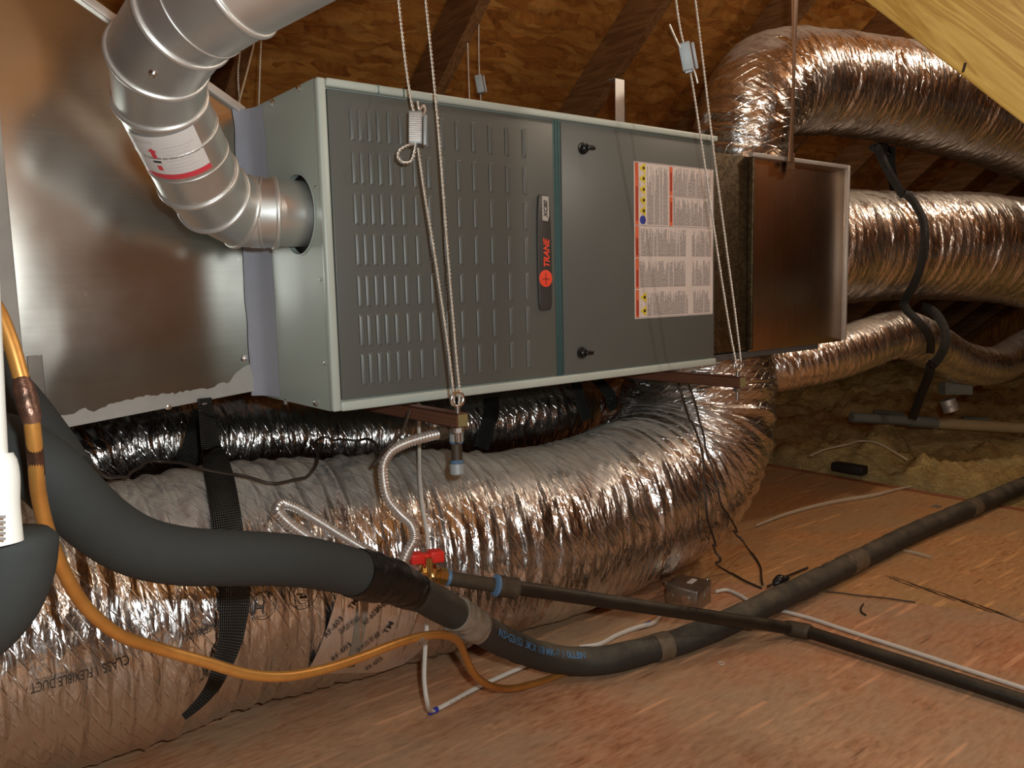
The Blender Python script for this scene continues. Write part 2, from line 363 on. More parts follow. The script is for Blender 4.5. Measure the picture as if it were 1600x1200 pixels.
M['supply'] = sheetmetal('supply_sheet_metal', (.50, .38, .28), .26, .10, 0., (160, 6, 6), scr=.6)
M['spangle'] = sheetmetal('spangled_sheet_metal', (.20, .16, .10), .5, .1, .7, scr=.3)
M['edge'] = plain('sheet_edge', (.55, .52, .48), .45, .5)
M['mastic'] = plain('duct_mastic', (.36, .38, .44), .6, 0., .08, 25, .5, bscale=60)
M['masticw'] = plain('bottom_mastic', (.40, .39, .36), .7, 0., .12, 40, .6, bscale=90)
M['galv'] = plain('galvanised_pipe', (.74, .75, .73), .38, .88, .07, 22, .08, bscale=500)
M['galvedge'] = plain('galvanised_bead', (.78, .79, .77), .42, .8, .05, 30, .05)
M['chrome'] = plain('screw_metal', (.75, .75, .74), .25, 1., .05)
M['zinc'] = plain('zinc_block', (.36, .40, .41), .5, .25, .15, 60, .2)
M['rope'] = plain('wire_rope', (.80, .78, .72), .3, .75, .25, 400, .2)
M['channel'] = plain('rust_primer_channel', (.15, .062, .036), .5, .25, .2, 18, .1)
M['brasscap'] = plain('yellow_zinc', (.42, .38, .18), .4, .6)
M['strap'] = None
M['hang'] = plain('rusty_strap', (.20, .11, .06), .5, .55, .3, 30, .2)
M['foil'] = foil('duct_foil', dust=.8)
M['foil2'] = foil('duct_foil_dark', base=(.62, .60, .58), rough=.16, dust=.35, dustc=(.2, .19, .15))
M['foil3'] = foil('duct_foil_far', base=(.74, .70, .66), rough=.24, dust=.85, dustc=(.36, .31, .23))
M['foiltape'] = foil('foil_tape', base=(.90, .90, .92), rough=.36, fine=.25)
M['foam'] = plain('foam_sleeve', (.028, .031, .030), .75, 0., .1, 60, .35, .3, 700)
M['foamd'] = plain('foam_sleeve_dusty', (.026, .024, .019), .7, 0., .35, 25, .35, .3, 500)
def dusty(name, color, dust, rough, metal=0., amt=.8):
    g = G(name); v = g.co(); n = g.noise(v, 14, 6, .7); n2 = g.noise(v, 300, 3); geo = g.n('NewGeometry'); sx = g.n('SeparateXYZ', {'Vector': geo.outputs['Normal']})
    d = g.math('MULTIPLY', g.ramp(sx.outputs[2], [(.15, .08), (.9, amt)]), g.ramp(n.outputs[0], [(.38, .25), (.62, 1.)]))
    return g.out(color=g.mix(d, color, dust), rough=g.math('ADD', rough, g.math('MULTIPLY', d, .3)), metal=metal, normal=g.bump(n2, .35, .001))
M['foamd'] = dusty('foam_sleeve_dusty', (.022, .021, .018), (.15, .125, .085), .65)
M['tape'] = plain('black_tape', (.006, .0055, .005), .36, 0., .3, 20, .3, .3, 60)
M['cleartape'] = plain('grey_tape', (.24, .21, .165), .3, .2, .35, 60, .5, .6, 90)
M['iron'] = plain('black_iron', (.022, .018, .014), .42, .35, .5, 40, .4, .5, 120)
M['iron'] = dusty('black_iron', (.012, .010, .008), (.11, .085, .05), .38, .2, .55)
M['jointtape'] = plain('dusty_joint_tape', (.13, .10, .065), .55, 0., .35, 50, .4)
M['irondust'] = plain('dirty_iron', (.065, .048, .03), .6, .3, .35, 60, .5)
M['bluedope'] = plain('blue_sealant', (.09, .18, .30), .5, 0., .3, 90)
M['brass'] = plain('brass', (.62, .40, .14), .3, .95, .15, 40, .1)
M['valvered'] = plain('red_lever', (.72, .03, .02), .4, 0., .06)
M['steel'] = plain('stainless', (.78, .77, .75), .34, .9, .06)
M['white'] = plain('white_jacket', (.62, .59, .53), .5, 0., .08, 60, .05)
M['pvc'] = plain('white_pvc', (.78, .79, .74), .35, 0., .02)
M['pvccream'] = plain('cream_pvc', (.42, .33, .18), .5)
M['pvcgrey'] = plain('grey_pvc', (.16, .17, .14), .5)
M['wire'] = plain('dark_wire', (.03, .02, .014), .45)
M['boxsteel'] = sheetmetal('box_steel', (.50, .48, .44), .36, .1, .3)
M['sliver'] = plain('cream_cable', (.50, .42, .30), .6)
M['blue'] = plain('blue_staple', (.03, .04, .35), .4)
g = G('copper'); v = g.co(); n = g.noise(v, 9, 4); n2 = g.noise(v, 60, 3)
M['copper'] = g.out(color=g.mix(g.ramp(n2.outputs[0], [(.4, 0.), (.75, .3)]), g.ramp(n.outputs[0], [(.3, (.50, .21, .045)), (.7, (.60, .30, .075))]), (.3, .12, .03)), rough=.34, metal=.55)
g = G('burnt_copper'); v = g.co(); n = g.noise(g.co(scale=(1, 1, 1)), 26, 4)
M['burnt'] = g.out(color=g.ramp(n.outputs[0], [(.35, (.05, .03, .02)), (.5, (.16, .08, .055)), (.65, (.34, .20, .15))]), rough=.35, metal=.7, normal=g.bump(g.noise(v, 300, 3), .5, .001))
g = G('woven_strap'); v = g.co('UV'); wv = g.n('TexWave', {'Vector': v, 'Scale': 70.}, wave_type='BANDS', bands_direction='X'); wb = g.n('TexWave', {'Vector': v, 'Scale': 90.}, wave_type='BANDS', bands_direction='Y')
M['strap'] = g.out(color=g.mix(wv.outputs[0], (.006, .006, .005), (.03, .028, .022)), rough=.45, normal=g.bump(g.math('ADD', wv.outputs[0], wb.outputs[0]), .8, .0015))
g = G('fiberglass'); v = g.co(); n = g.noise(v, 5, 8, .7, .6); n2 = g.noise(g.co(scale=(1, 1, 3)), 30, 6, .7, 2.)
M['wool'] = g.out(color=g.mix(g.ramp(n2.outputs[0], [(.35, .5), (.65, 0.)]), g.ramp(n.outputs[0], [(.3, (.46, .29, .09)), (.5, (.64, .46, .18)), (.7, (.70, .57, .28))]), (.16, .11, .05)), rough=1., spec=.1, normal=g.bump(n2, 1., .012))

# ------------------------------------------------------------------ structure
fl = thing('floor', (1, 0, 0), 'strand board attic deck', 'floor'); del fl['label'], fl['category']; fl['kind'] = 'structure'
JA = np.array([1.204, -.166]); JD = np.array([.218, -.40]); JD = JD/np.linalg.norm(JD)
def slab(name, poly, z0, z1, mat, parent): V, Fc = prism(poly, z0, z1, 'z'); return mk(name, V, Fc, mat, parent)
ja, jb = JA-JD*1.35, JA+JD*4.2
gap = np.array([JD[1], -JD[0]])*-.0022
slab('floor_panel', [(-3.2, 1.0), (-3.2, -3.6), tuple(jb-gap), tuple(ja-gap)], -.018, 0, M['floor'], fl)
slab('floor_panel', [tuple(ja+gap), tuple(jb+gap), (5.4, -3.6), (5.4, -1.6), (2.345, -1.3), (2.345, 1.0)], -.018, -.0005, M['floor2'], fl)
slab('floor_panel', [(-3.2, 1.004), (.58, 1.004), (.58, 1.25), (-3.2, 1.25)], -.018, -.001, M['floor'], fl)
slab('ceiling_gypsum', [(-3.25, -3.4), (8.9, -3.4), (8.9, 2.75), (-3.25, 2.75)], -.20, -.16, plain('gypsum_back', (.35, .3, .24), .8), fl)
edge = slab('deck_edge_joist', [(2.35, -1.3), (2.388, -1.3), (2.388, 1.0), (2.35, 1.0)], -.16, -.001, M['deckedge'], fl)

SL = .84; RY, RZ = 1.5, 1.12              # sheathing plane: z = RZ - SL (y-RY)
nv = np.array([0, SL, 1.])/math.hypot(SL, 1); dn = np.array([0, 1., -SL])/math.hypot(SL, 1); xv = np.array([1., 0, 0])
ce = thing('ceiling', (2, 1.5, 1.12), '', ''); del ce['label'], ce['category']; ce['kind'] = 'structure'
org = np.array([0, RY, RZ])
ytop = -2.0                                # ridge distance up the slope
for k, (x0, x1) in enumerate(((-3.3, -.86), (-.857, 1.585), (1.588, 4.02), (4.023, 6.46), (6.463, 9.0))):
    for j, (a, b) in enumerate(((-2.42, -1.203), (-1.2, .017), (.02, 1.237), (1.24, 2.0))):
        V, Fc = bevel(boxv((x0, a, 0), (x1, b, .011)), BOXF, 0)
        V = V @ np.array([xv, dn, nv]) + org
        mk('roof_panel', V, Fc, M['roof'], ce)
rx = [-2.38, -1.72, -1.06, -.40, .235, .87, 1.535, 2.2, 2.86, 3.52, 4.18, 4.84, 5.5, 6.2, 6.9, 7.6, 8.3]
r0 = None
for x in rx:
    V, Fc = bevel(boxv((x, -2.42, -.14), (x+.038, 1.85, -.001)), BOXF, .002, 1); V = V @ np.array([xv, dn, nv]) + org
    if r0 is None: r0 = mk('rafter', V, Fc, M['rafter'], ce)
    else: dupe(r0, (r0.location.x+(x-rx[0]), r0.location.y, r0.location.z), ce)
# the other slope, behind the photographer
ridge = org+dn*(-2.42); c2 = thing('ceiling', (2, -2, 1.5), '', ''); del c2['label'], c2['category']; c2['kind'] = 'structure'
dn2 = np.array([0, -1., -SL])/math.hypot(SL, 1); nv2 = np.array([0, -SL, 1.])/math.hypot(SL, 1)
V, Fc = bevel(boxv((-3.3, 0, 0), (9, 3.55, .011)), BOXF, 0); mk('roof_panel', V @ np.array([xv, dn2, nv2]) + ridge, Fc, M['roof'], c2)
r1 = None
for x in rx[::2]:
    V, Fc = bevel(boxv((x, 0, -.14), (x+.038, 3.4, -.001)), BOXF, 0); V = V @ np.array([xv, dn2, nv2]) + ridge
    if r1 is None: r1 = mk('rafter', V, Fc, M['rafter'], c2)
    else: dupe(r1, (r1.location.x+(x-rx[0]), r1.location.y, r1.location.z), c2)
for nm, x in (('wall_left', -3.28), ('wall_right', 8.95)):
    V, Fc = prism([(-3.9, -.16), (3.1, -.16), (3.1, 0), (-.33, 2.9), (-3.9, 0)], x, x+.02, 'x'); o = mk(nm, V, Fc, M['roof']); o['kind'] = 'structure'

# ------------------------------------------------------------------ insulation batts
def lumps(name, x0, x1, y0, y1, base, amp, seed, step=.016, mat=None, bumps=()):
    nx = int((x1-x0)/step); ny = int((y1-y0)/step); X, Y = np.meshgrid(np.linspace(x0, x1, nx), np.linspace(y0, y1, ny), indexing='ij')
    a, b, c, d = VN(seed), VN(seed+1), VN(seed+2), VN(seed+3); c_ = c
    wx = X+.09*a(X*4+50, Y*4+20, 64); wy = Y+.09*b(X*4+50, Y*4+20, 64)
    H = base+amp*((1-np.abs(c(wx*3.1+50, wy*3.1+20, 64)))**1.3*.9+.35*(1-np.abs(d(wx*8+50, wy*8+20, 64)))+.14*a(wx*24+50, wy*24+20, 64)+.07*b(wx*60+90, wy*60+90, 64))
    m = np.minimum(np.minimum(X-x0, x1-X), np.minimum(Y-y0, y1-Y)); H = np.where(m < .06, H*np.sqrt(np.clip(m/.06, 0, 1))-.1*(1-np.clip(m/.06, 0, 1)), H)
    for px, py, hh, ww in bumps:
        c = PZ(px, py+18, .05); q = ((X-c[0])/(ww*.9))**2+((Y-c[1])/(ww*1.3))**2; H = H+hh*1.15*np.clip(1-q, 0, 1)**.6*(1+.35*c_(wx*6+50, wy*6+20, 64)) if (q < 1).any() else H
    pq = np.array([PZ(x, y, .03) for x, y in ((1433, 829), (1527, 789), (1610, 753), (1720, 706), (1800, 672))]); yl_ = np.interp(X, pq[:, 0], pq[:, 1]); H = np.minimum(H, -.012+np.clip(np.abs(Y-yl_)-.045, 0, 1)*1.6) if x0 > 2 else H
    V = np.stack([X, Y, H], -1).reshape(-1, 3); i, j = np.meshgrid(np.arange(nx-1), np.arange(ny-1), indexing='ij'); Fc = np.stack([i*ny+j, (i+1)*ny+j, (i+1)*ny+j+1, i*ny+j+1], -1).reshape(-1, 4)
    return mk(name, V, Fc, M['wool'], None, smooth=True)
o = lumps('fiberglass_insulation', 2.40, 6.6, -1.2, 2.1, -.06, .13, 5, bumps=((1300, 690, .07, .20), (1352, 672, .09, .15), (1262, 700, .05, .12))); tag(o, 'yellow lumpy fibreglass insulation lying beyond the deck edge at right', 'insulation', kind='stuff')
o = lumps('fiberglass_insulation', .6, 2.385, 1.02, 2.1, -.02, .12, 25, .022); tag(o, 'shaded fibreglass insulation behind the ducts under the furnace', 'insulation', kind='stuff')
o = lumps('fiberglass_insulation', -1.6, .595, 1.27, 2.1, -.02, .12, 45, .03); tag(o, 'dark fibreglass insulation at the eave behind the black shaded duct', 'insulation', kind='stuff')
# ------------------------------------------------------------------ furnace
FL, FH, FD = 1.016, .54, .71; z0, z1 = FZ, FZ+FH
fu = thing('furnace', (FL/2, FD/2, FZ), 'long grey horizontal gas furnace with louvred door hung on steel ropes', 'furnace')
hc = np.array([0, .098, .914]); hr = .0675; hh = hc+np.array([0, -.007, -.002])
# left end plate with the round flue opening
bm = bmesh.new(); outer = [bm.verts.new((0, y, z)) for y, z in ((.004, z0), (FD, z0), (FD, z1), (.004, z1))]
ring = [bm.verts.new((0, hh[1]+hr*math.cos(a), hh[2]+hr*math.sin(a))) for a in np.arange(32)*2*math.pi/32]
es = [bm.edges.new((outer[i], outer[(i+1) % 4])) for i in range(4)]+[bm.edges.new((ring[i], ring[(i+1) % 32])) for i in range(32)]
bmesh.ops.triangle_fill(bm, edges=es, use_beauty=True, use_dissolve=False); bm.verts.index_update()
Vp = np.array([v.co[:] for v in bm.verts]); Fp = [[v.index for v in f.verts] for f in bm.faces]; bm.free()
mk('end_plate', Vp, Fp, M['cab'], fu)
pts = [boxv((.0005, .010, z0), (FL, .02, z0+.002)), ]
cabparts = [(boxv((.0006, .006, z0), (FL, FD, z0+.0015)), BOXF), (boxv((.0006, .006, z1-.0015), (FL, FD, z1)), BOXF), (boxv((.0006, FD-.0015, z0), (FL, FD, z1)), BOXF), (boxv((FL-.0015, .006, z0), (FL, FD, z1)), BOXF), (boxv((.0025, .003, z0+.002), (FL, .004, z1-.002)), BOXF)]
mk('cabinet_shell', *join(cabparts), M['cab'], fu)
box('inner_baffle', (.05, .02, z0+.02), (.052, .4, z1-.02), M['blackmatte'], fu)
# front rims
box('rim', (-.001, -.010, z0), (.014, .006, z1), M['rim'], fu, .003)
box('rim', (.0145, -.012, z1-.0125), (FL, .004, z1+.001), M['rim'], fu, .004, seg=3)
box('rim', (.0145, -.010, z0-.001), (FL, .004, z0+.0155), M['rim'], fu, .003)
box('rim_seam', (.108, -.0125, z1-.0128), (.110, -.010, z1+.0015), M['gap'], fu); box('rim_seam', (.157, -.0125, z1-.0128), (.159, -.010, z1+.0015), M['gap'], fu)
PF = -.004
dl = box('louvred_door', (.0185, PF, z0+.0175), (.503, .0025, z1-.0145), M['panel'], fu, .0015)
dr = box('control_door', (.5245, PF, z0+.0175), (FL-.0015, .0025, z1-.0145), M['panel'], fu, .0015)
box('door_gap', (.5035, -.001, z0+.0165), (.524, .0028, z1-.0135), M['gap'], fu); box('gap_ridge', (.510, -.003, z0+.017), (.5125, .000, z1-.014), M['gap'], fu)
box('gap_ridge', (.5175, -.003, z0+.017), (.5195, .000, z1-.014), M['gap'], fu)
# louvres: pressed half-pill ribs; a dark strip beside each stands for the slit's shade
lx = [.062, .077, .0945, .112, .132, .155, .181, .209, .240, .273, .309, .347, .387, .429]
lz = [(1.027, 1.082), (.9565, 1.0118), (.8895, .942), (.8215, .8745), (.752, .803), (.685, .737), (.6185, .671)]
def louvgeo(w_, h_, d_):
    n = 9; V = []; zs = [0, .03, .08, .92, .97, 1.]; ds = [0, .7, 1, 1, .7, 0]
    for z, dd in zip(zs, ds):
        for k in range(n):
            t = k/(n-1); V.append((w_*(t-.5), -d_*dd*(math.sin(math.pi*min(1., t*1.25)/2)**.8 if t < .8 else max(0., 1-((t-.8)/.2)**2)), h_*z))
    Fc = [[a*n+b, a*n+b+1, (a+1)*n+b+1, (a+1)*n+b] for a in range(5) for b in range(n-1)]
    return np.array(V), Fc
l0 = None; s0 = None
for (za, zb) in lz:
    for k, x in enumerate(lx):
        if l0 is None:
            V, Fc = louvgeo(.0085, zb-za, .0036); l0 = mk('louver', V*np.array([1, .65, 1])+np.array([x, PF-.0001, za]), Fc, M['panel'], dl, smooth=True, sharp=.9)
            s0 = box('louver_slit_shade', (x-.0062, PF-.0004, za+.003), (x-.0054, PF+.001, zb-.003), M['badge'], dl)
            lb, sb = np.array(l0.location), np.array(s0.location); xa, zaa = x, za
        else:
            dupe(l0, lb+np.array([x-xa, 0, za-zaa]), dl); dupe(s0, sb+np.array([x-xa, 0, za-zaa]), dl)
# latches
for (px, py) in ((910, 232), (908, 551)):
    c = PY(px, py, PF); c[1] = PF
    k = lathe('latch', c, (0, -1, 0), [(0, .012), (.003, .012), (.004, .0085), (.012, .0085), (.0135, .007)], M['black'], dr, 20)
    V, Fc = bevel(boxv((-.002, -.020, -.0045), (.019, -.011, .0045)), BOXF, .002); mk('latch_wing', V+c, Fc, M['black'], k, smooth=True)
# badge
def plane_text(body, cx, cz, L, H, y, mat, parent, name, shear=0., bold=0.):
    """reads upward on the front face; L runs along +z, H along -x"""
    V, Fc = fit_text(body, L, H, shear, bold); W = np.stack([cx+H/2-V[:, 1], np.full(len(V), y), cz-L/2+V[:, 0]], 1); return mk(name, W, [f[::-1] for f in Fc], mat, parent)
bx, bw = .4725, .0185
poly = []
for zz, hw in ((.732, .0115), (.736, .0145), (.745, .0165), (.80, .0178), (.86, .0178), (.92, .0165), (.953, .0135), (.959, .0105)): poly.append((bx+hw, zz))
left = [(2*bx-a, b) for a, b in poly][::-1]
V, Fc = prism(poly+left, PF-.005, PF, 'y'); V, Fc = bevel(V, Fc, .0013)
bd = mk('badge', V, Fc, M['badge'], dl, smooth=True, sharp=.8)
yb = PF-.0054
V, Fc = prism([(.4665, .9565), (.4835, .9555), (.4845, .918), (.480, .907), (.4665, .909)], yb-.0006, yb+.0002, 'y'); mk('badge_tag', V, Fc, M['silver'], bd)
plane_text('XC80', .4750, .931, .034, .0105, yb-.0009, M['ink'], bd, 'badge_lettering', .25, .035)
plane_text('TRANE', .4755, .8465, .0565, .0155, yb-.0003, M['red'], bd, 'badge_lettering', .3, .03)
lathe('badge_emblem', (.4725, yb+.0004, .795), (0, -1, 0), [(0, .0168), (.0008, .0168), (.0009, .016)], M['red'], bd, 32)
mk('badge_emblem_mark', *join([(boxv((.463, yb-.0012, .7925), (.482, yb-.0006, .795)), BOXF), (boxv((.4715, yb-.0012, .783), (.4738, yb-.0006, .806)), BOXF)]), M['reddark'], bd)
# warning label
LX0, LX1, LZ0, LZ1 = .735, 1.008, .7025, 1.0435; lw, lh = LX1-LX0, LZ1-LZ0; yl = PF-.0004
lab = box('warning_label', (LX0, yl, LZ0), (LX1, PF+.0005, LZ1), M['paper'], dr)
def quad(a0, a1, b0, b1): return boxv((LX0+a0*lw, yl-.0004, LZ1-b1*lh), (LX0+a1*lw, yl-.0001, LZ1-b0*lh))
secs = [(.008, .398), (.405, .605), (.611, .806), (.813, .990)]
mk('label_header', *join([(quad(.012, .05, a, b), BOXF) for a, b in secs]+[(quad(.425, .462, .012, .2), BOXF), (quad(.425, .462, .206, .396), BOXF)]), M['redhead'], lab)
def q2(a0, a1, b0, b1): v = quad(a0, a1, b0, b1); v[:, 1] -= .0003; return v
mk('label_header_print', *join([(q2(.020, .043, a+(b-a)*.38, a+(b-a)*.93), BOXF) for a, b in secs]+[(q2(.433, .455, .05, .17), BOXF), (q2(.433, .455, .24, .37), BOXF)]), M['reddark'], lab)
rnd = random.Random(3)
qs = []
def block(a0, a1, b0, b1, pitch=.0088, skip=()):
    a = a0
    while a < a1-.004:
        if not any(s0_ < a < s1_ for s0_, s1_ in skip):
            ragged = b0+(b1-b0)*(rnd.random()**2.2*.55); b = b1
            while b > ragged+.004:
                l = rnd.uniform(.006, .03); e = max(ragged, b-l); qs.append((quad(a, a+pitch*.52, e, b), BOXF)); b = e-.0035
        a += pitch*(1 if rnd.random() > .08 else 1.9)
block(.155, .41, .02, .392); block(.475, .965, .015, .198); block(.475, .965, .21, .392)
for (a, b) in secs[1:3]: block(.06, .965, a+.01, b-.008, skip=((.63, .71),))
block(.155, .965, secs[3][0]+.012, secs[3][1]-.006, skip=((.66, .73),))
mk('label_print', *join(qs), M['inkgrey'], lab)
def tri(ac, bc, s):
    x, z = LX0+ac*lw, LZ1-bc*lh; V, Fc = prism([(x-s, z), (x+s*.75, z+s), (x+s*.75, z-s)], yl-.0005, yl-.0001, 'y'); return V, Fc
tl = [(.100, .038), (.100, .104), (.100, .172), (.100, .24), (.100, .307), (.105, .862), (.105, .95)]
mk('label_hazard_triangle', *join([tri(a, b, .0118) for a, b in tl]), M['yellow'], lab)
mk('label_hazard_mark', *join([(lathegeo((LX0+a*lw+.003, yl-.0005, LZ1-b*lh), (0, -1, 0), [(0, .0036), (.0004, .0036)], 10)) for a, b in tl]), M['ink'], lab)
lathe('label_round_mark', (LX0+.10*lw, yl, LZ1-.365*lh), (0, -1, 0), [(0, .0095), (.0006, .0095)], M['blueink'], lab, 24)
mk('label_rule', *join([(quad(.01, .99, b-.0012, b+.0004), BOXF) for b in (.0045, .4015, .994)]+[(quad(.465, .99, .2025, .204), BOXF)]), M['ink'], lab)
# screws on the end plate and rope clip holes
def screw(px=None, py=None, axis=0, v=0., parent=fu, P=None, nrm=(-1, 0, 0), s=1.):
    c = P if P is not None else onax(px, py, axis, v)
    k = lathe('screw', c, nrm, [(0, .0065*s), (.0012*s, .0065*s), (.0016*s, .0045*s), (.0045*s, .0042*s), (.005*s, .003*s)], M['chrome'], parent, 6 if s > .8 else 12); return k
for px, py in ((427, 160), (468, 138), (447, 628), (495, 630)): screw(px, py, 0, -.0002)
for z in (.66, .80, .95): screw(P=np.array([-.0002, .015, z]), s=.5)
# knockout collar edge and sticker scrap at the flue opening
V, Fc = lathegeo(hh-np.array([.0005, 0, 0]), (-1, 0, 0), [(0, hr+.0025), (.0012, hr+.0025), (.0012, hr), (-.01, hr)], 40); mk('flue_opening_rim', V, Fc[:-2], M['cab'], fu, smooth=True, sharp=.7)
box('flue_dark_backing', (.016, .03, .84), (.045, .17, .985), M['blackmatte'], fu)  # black block stands in for the shade inside the flue opening

# ------------------------------------------------------------------ return plenum at the left
RYP = .28
rp = thing('return_plenum', (-.6, .6, .56), 'big galvanised sheet metal return plenum joined to the furnace left end', 'duct')
bot = [(-.006, .598), (-.353, .566), (-.404, .562)]; topl = [(-.404, 1.354), (-.259, 1.267), (-.006, 1.117)]
V, Fc = prism(bot+topl, RYP, RYP+.0015, 'y'); V, Fc = bevel(V, Fc, 0)
# dense front sheet with a faint oil-can bulge
nx, nz_ = 44, 70; A = []; nn = VN(77)
for i in range(nx):
    x = -.404+(.398)*i/(nx-1); zb = np.interp(x, [-.404, -.353, -.006], [.562, .566, .598]); zt = np.interp(x, [-.404, -.259, -.006], [1.354, 1.267, 1.117])
    for j in range(nz_):
        z = zb+(zt-zb)*j/(nz_-1); e = min(1., 6*min(i/(nx-1), 1-i/(nx-1), j/(nz_-1), 1-j/(nz_-1)))
        A.append((x, RYP-e*(.0015+.0018*float(nn(np.array(x*9+40), np.array(z*6+9.), 64))), z))
Fq = [[i*nz_+j, (i+1)*nz_+j, (i+1)*nz_+j+1, i*nz_+j+1] for i in range(nx-1) for j in range(nz_-1)]
mk('front_sheet', A, Fq, M['return'], rp, smooth=True)
V, Fc = prism([(-.404, .562), (-.006, .598), (-.006, .600), (-.404, .564)], RYP+.001, .92, 'y'); mk('bottom_sheet', V, Fc, M['return'], rp)
V, Fc = prism([(-.404, 1.352), (-.006, 1.115), (-.006, 1.117), (-.404, 1.354)], RYP+.001, .92, 'y'); mk('top_sheet', V, Fc, M['return'], rp)
V, Fc = prism([(-1.5, .56), (-.435, .56), (-.435, 1.36), (-1.5, 1.36)], RYP-.002, .93, 'y'); mk('trunk_box', V, Fc, M['return'], rp)
box('standing_seam', (-.436, RYP-.016, .556), (-.404, RYP+.004, 1.362), M['masticw'], rp, .003)
# slanted hem along the top edge
d = np.array([.398, 0, -.237]); d /= np.linalg.norm(d); u_ = np.array([.237, 0, .398]); u_ /= np.linalg.norm(u_)
box('top_hem', (0, -.010, -.012), (.455, .004, .0025), M['edge'], rp, .001, ax=np.array([d, [0, 1, 0], u_]), org=(-.402, RYP, 1.352))
# bottom mastic band, ragged upper edge
xs = np.linspace(-.404, -.004, 90); nn = VN(9); pb = []
for x in xs:
    zb = np.interp(x, [-.404, -.353, -.006], [.562, .566, .598]); h = .022+.006*float(nn(np.array(x*40+60), np.array(1.), 64))+.003*float(nn(np.array(x*160+80), np.array(2.), 64))
    if x > -.07: h += (x+.07)*.75
    pb.append((x, zb-.002, zb+h))
V = []; 
for x, a, b in pb: V += [(x, RYP-.006, a), (x, RYP-.0055, a+(b-a)*.55), (x, RYP-.0005, b)]
mk('mastic_band', V, [[3*i+k, 3*i+3+k, 3*i+4+k, 3*i+1+k] for i in range(len(pb)-1) for k in range(2)]+[], M['masticw'], rp, smooth=True)
V = []; zs = np.linspace(.585, 1.117, 60); nn = VN(12)
for z in zs:
    e = .005*float(nn(np.array(z*22+30), np.array(3.), 64)); t_ = np.clip((z-1.06)/.05, 0, 1)
    V += [(-.031+e*.6-.004*t_, RYP-.0025, z), (-.027+e*.6, RYP-.007, z), (-.016, RYP-.014, z), (-.008, RYP-.030, z), (-.0035, RYP-.055+e, z), (-.0004, RYP-.068+e, z)]
mk('mastic_corner', V, [[6*i+k, 6*i+1+k, 6*i+7+k, 6*i+6+k] for i in range(59) for k in range(5)], M['mastic'], rp, smooth=True)
for px, py in ((383, 560), (263, 635)): screw(P=PY(px, py, RYP-.004), nrm=(0, -1, 0), parent=rp)
V, Fc = bevel(boxv((0, 0, 0), (.022, .004, .07)), BOXF, .001); mk('drive_clip', V+PY(48, 622, RYP-.006), Fc, M['return'], rp)

# ------------------------------------------------------------------ supply plenum at the right
sp = thing('supply_plenum', (1.35, .25, .6), 'brown-reflecting sheet metal supply plenum on the furnace right end', 'duct')
box('transition_collar', (1.0165, .012, .603), (1.168, .55, 1.088), M['spangle'], sp, .001)
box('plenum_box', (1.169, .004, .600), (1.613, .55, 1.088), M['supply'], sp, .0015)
box('drive_seam', (1.1655, -.004, .604), (1.173, .010, 1.088), M['spangle'], sp, .001)
box('edge_flange', (1.165, -.006, 1.086), (1.618, .008, 1.096), M['edge'], sp, .001)
box('edge_flange', (1.608, -.008, .604), (1.617, .008, 1.094), M['edge'], sp, .001)
V, Fc = bevel(boxv((-.012, -.004, -.02), (.014, .004, .022)), BOXF, .001); mk('hanger_clip', V+PY(1235, 253, -.008), Fc, M['hang'], sp)
box('take_off_plate', (1.02, .01, .585), (1.50, .42, .5995), plain('takeoff_metal', (.25, .27, .28), .4, .8), sp)

# ------------------------------------------------------------------ flex ducts
DU = {}
def duct(name, pts, mat, label, seed, step=.0055, n=150, group=None, **kw):
    f = crumple(seed, **kw); V, Fc, uv, fr = tubegeo(pts, .1, step, n, fn=f)
    o = mk(name, V.reshape(-1, 3), Fc, mat, None, smooth=True, uv=uv); tag(o, label, 'duct', group)
    bvh = BVHTree.FromPolygons(V.reshape(-1, 3).tolist(), Fc[:, :].tolist())
    DU[label] = (V, fr, bvh); return o, V, fr, bvh
big, bigV, bigF, bigB = duct('flex_duct', [(1.235, .22, .583, .203), (1.235, .22, .50, .215), (1.215, .215, .38, .225), (1.11, .20, .26, .222), (.93, .18, .215, .212), (.60, .17, .208, .205), (.25, .20, .222, .22), (-.05, .235, .235, .232), (-.35, .25, .238, .236), (-.75, .26, .246, .238), (-1.2, .26, .252, .238)],
    M['foil'], 'huge silver foil flex duct curving from the supply plenum along the floor', 11, step=.004, n=200, pitch=.038, coil=.012, wr=.0065, lump=.010, fade=lambda u: np.clip(1.25-.5*np.clip(u-.65, 0, 2), .72, 1))
duct('flex_duct', [(1.335, .17, 1.099, .118), (1.335, .17, 1.115, .125), (*PD(1172, 175, 2.27), .14), (*PD(1205, 133, 2.35), .15), (*PD(1290, 130, 2.5), .158), (*PD(1400, 143, 2.68), .165), (*PD(1500, 168, 2.85), .17), (*PD(1640, 212, 3.05), .175), (*PD(1760, 240, 3.25), .175)],
    M['foil'], 'uppermost foil flex duct arching off the plenum top behind the pine brace', 31, pitch=.030, coil=.007, wr=.005, lump=.008)
duct('flex_duct', [(1.624, .27, .87, .185), (1.66, .27, .87, .19), (*PD(1340, 386, 2.78), .195), (*PD(1450, 385, 2.95), .198), (*PD(1600, 396, 3.15), .205), (*PD(1720, 440, 3.35), .205)],
    M['foil3'], 'thick straight foil flex duct leaving the plenum right end', 51, pitch=.045, coil=.011, wr=.006, lump=.006)
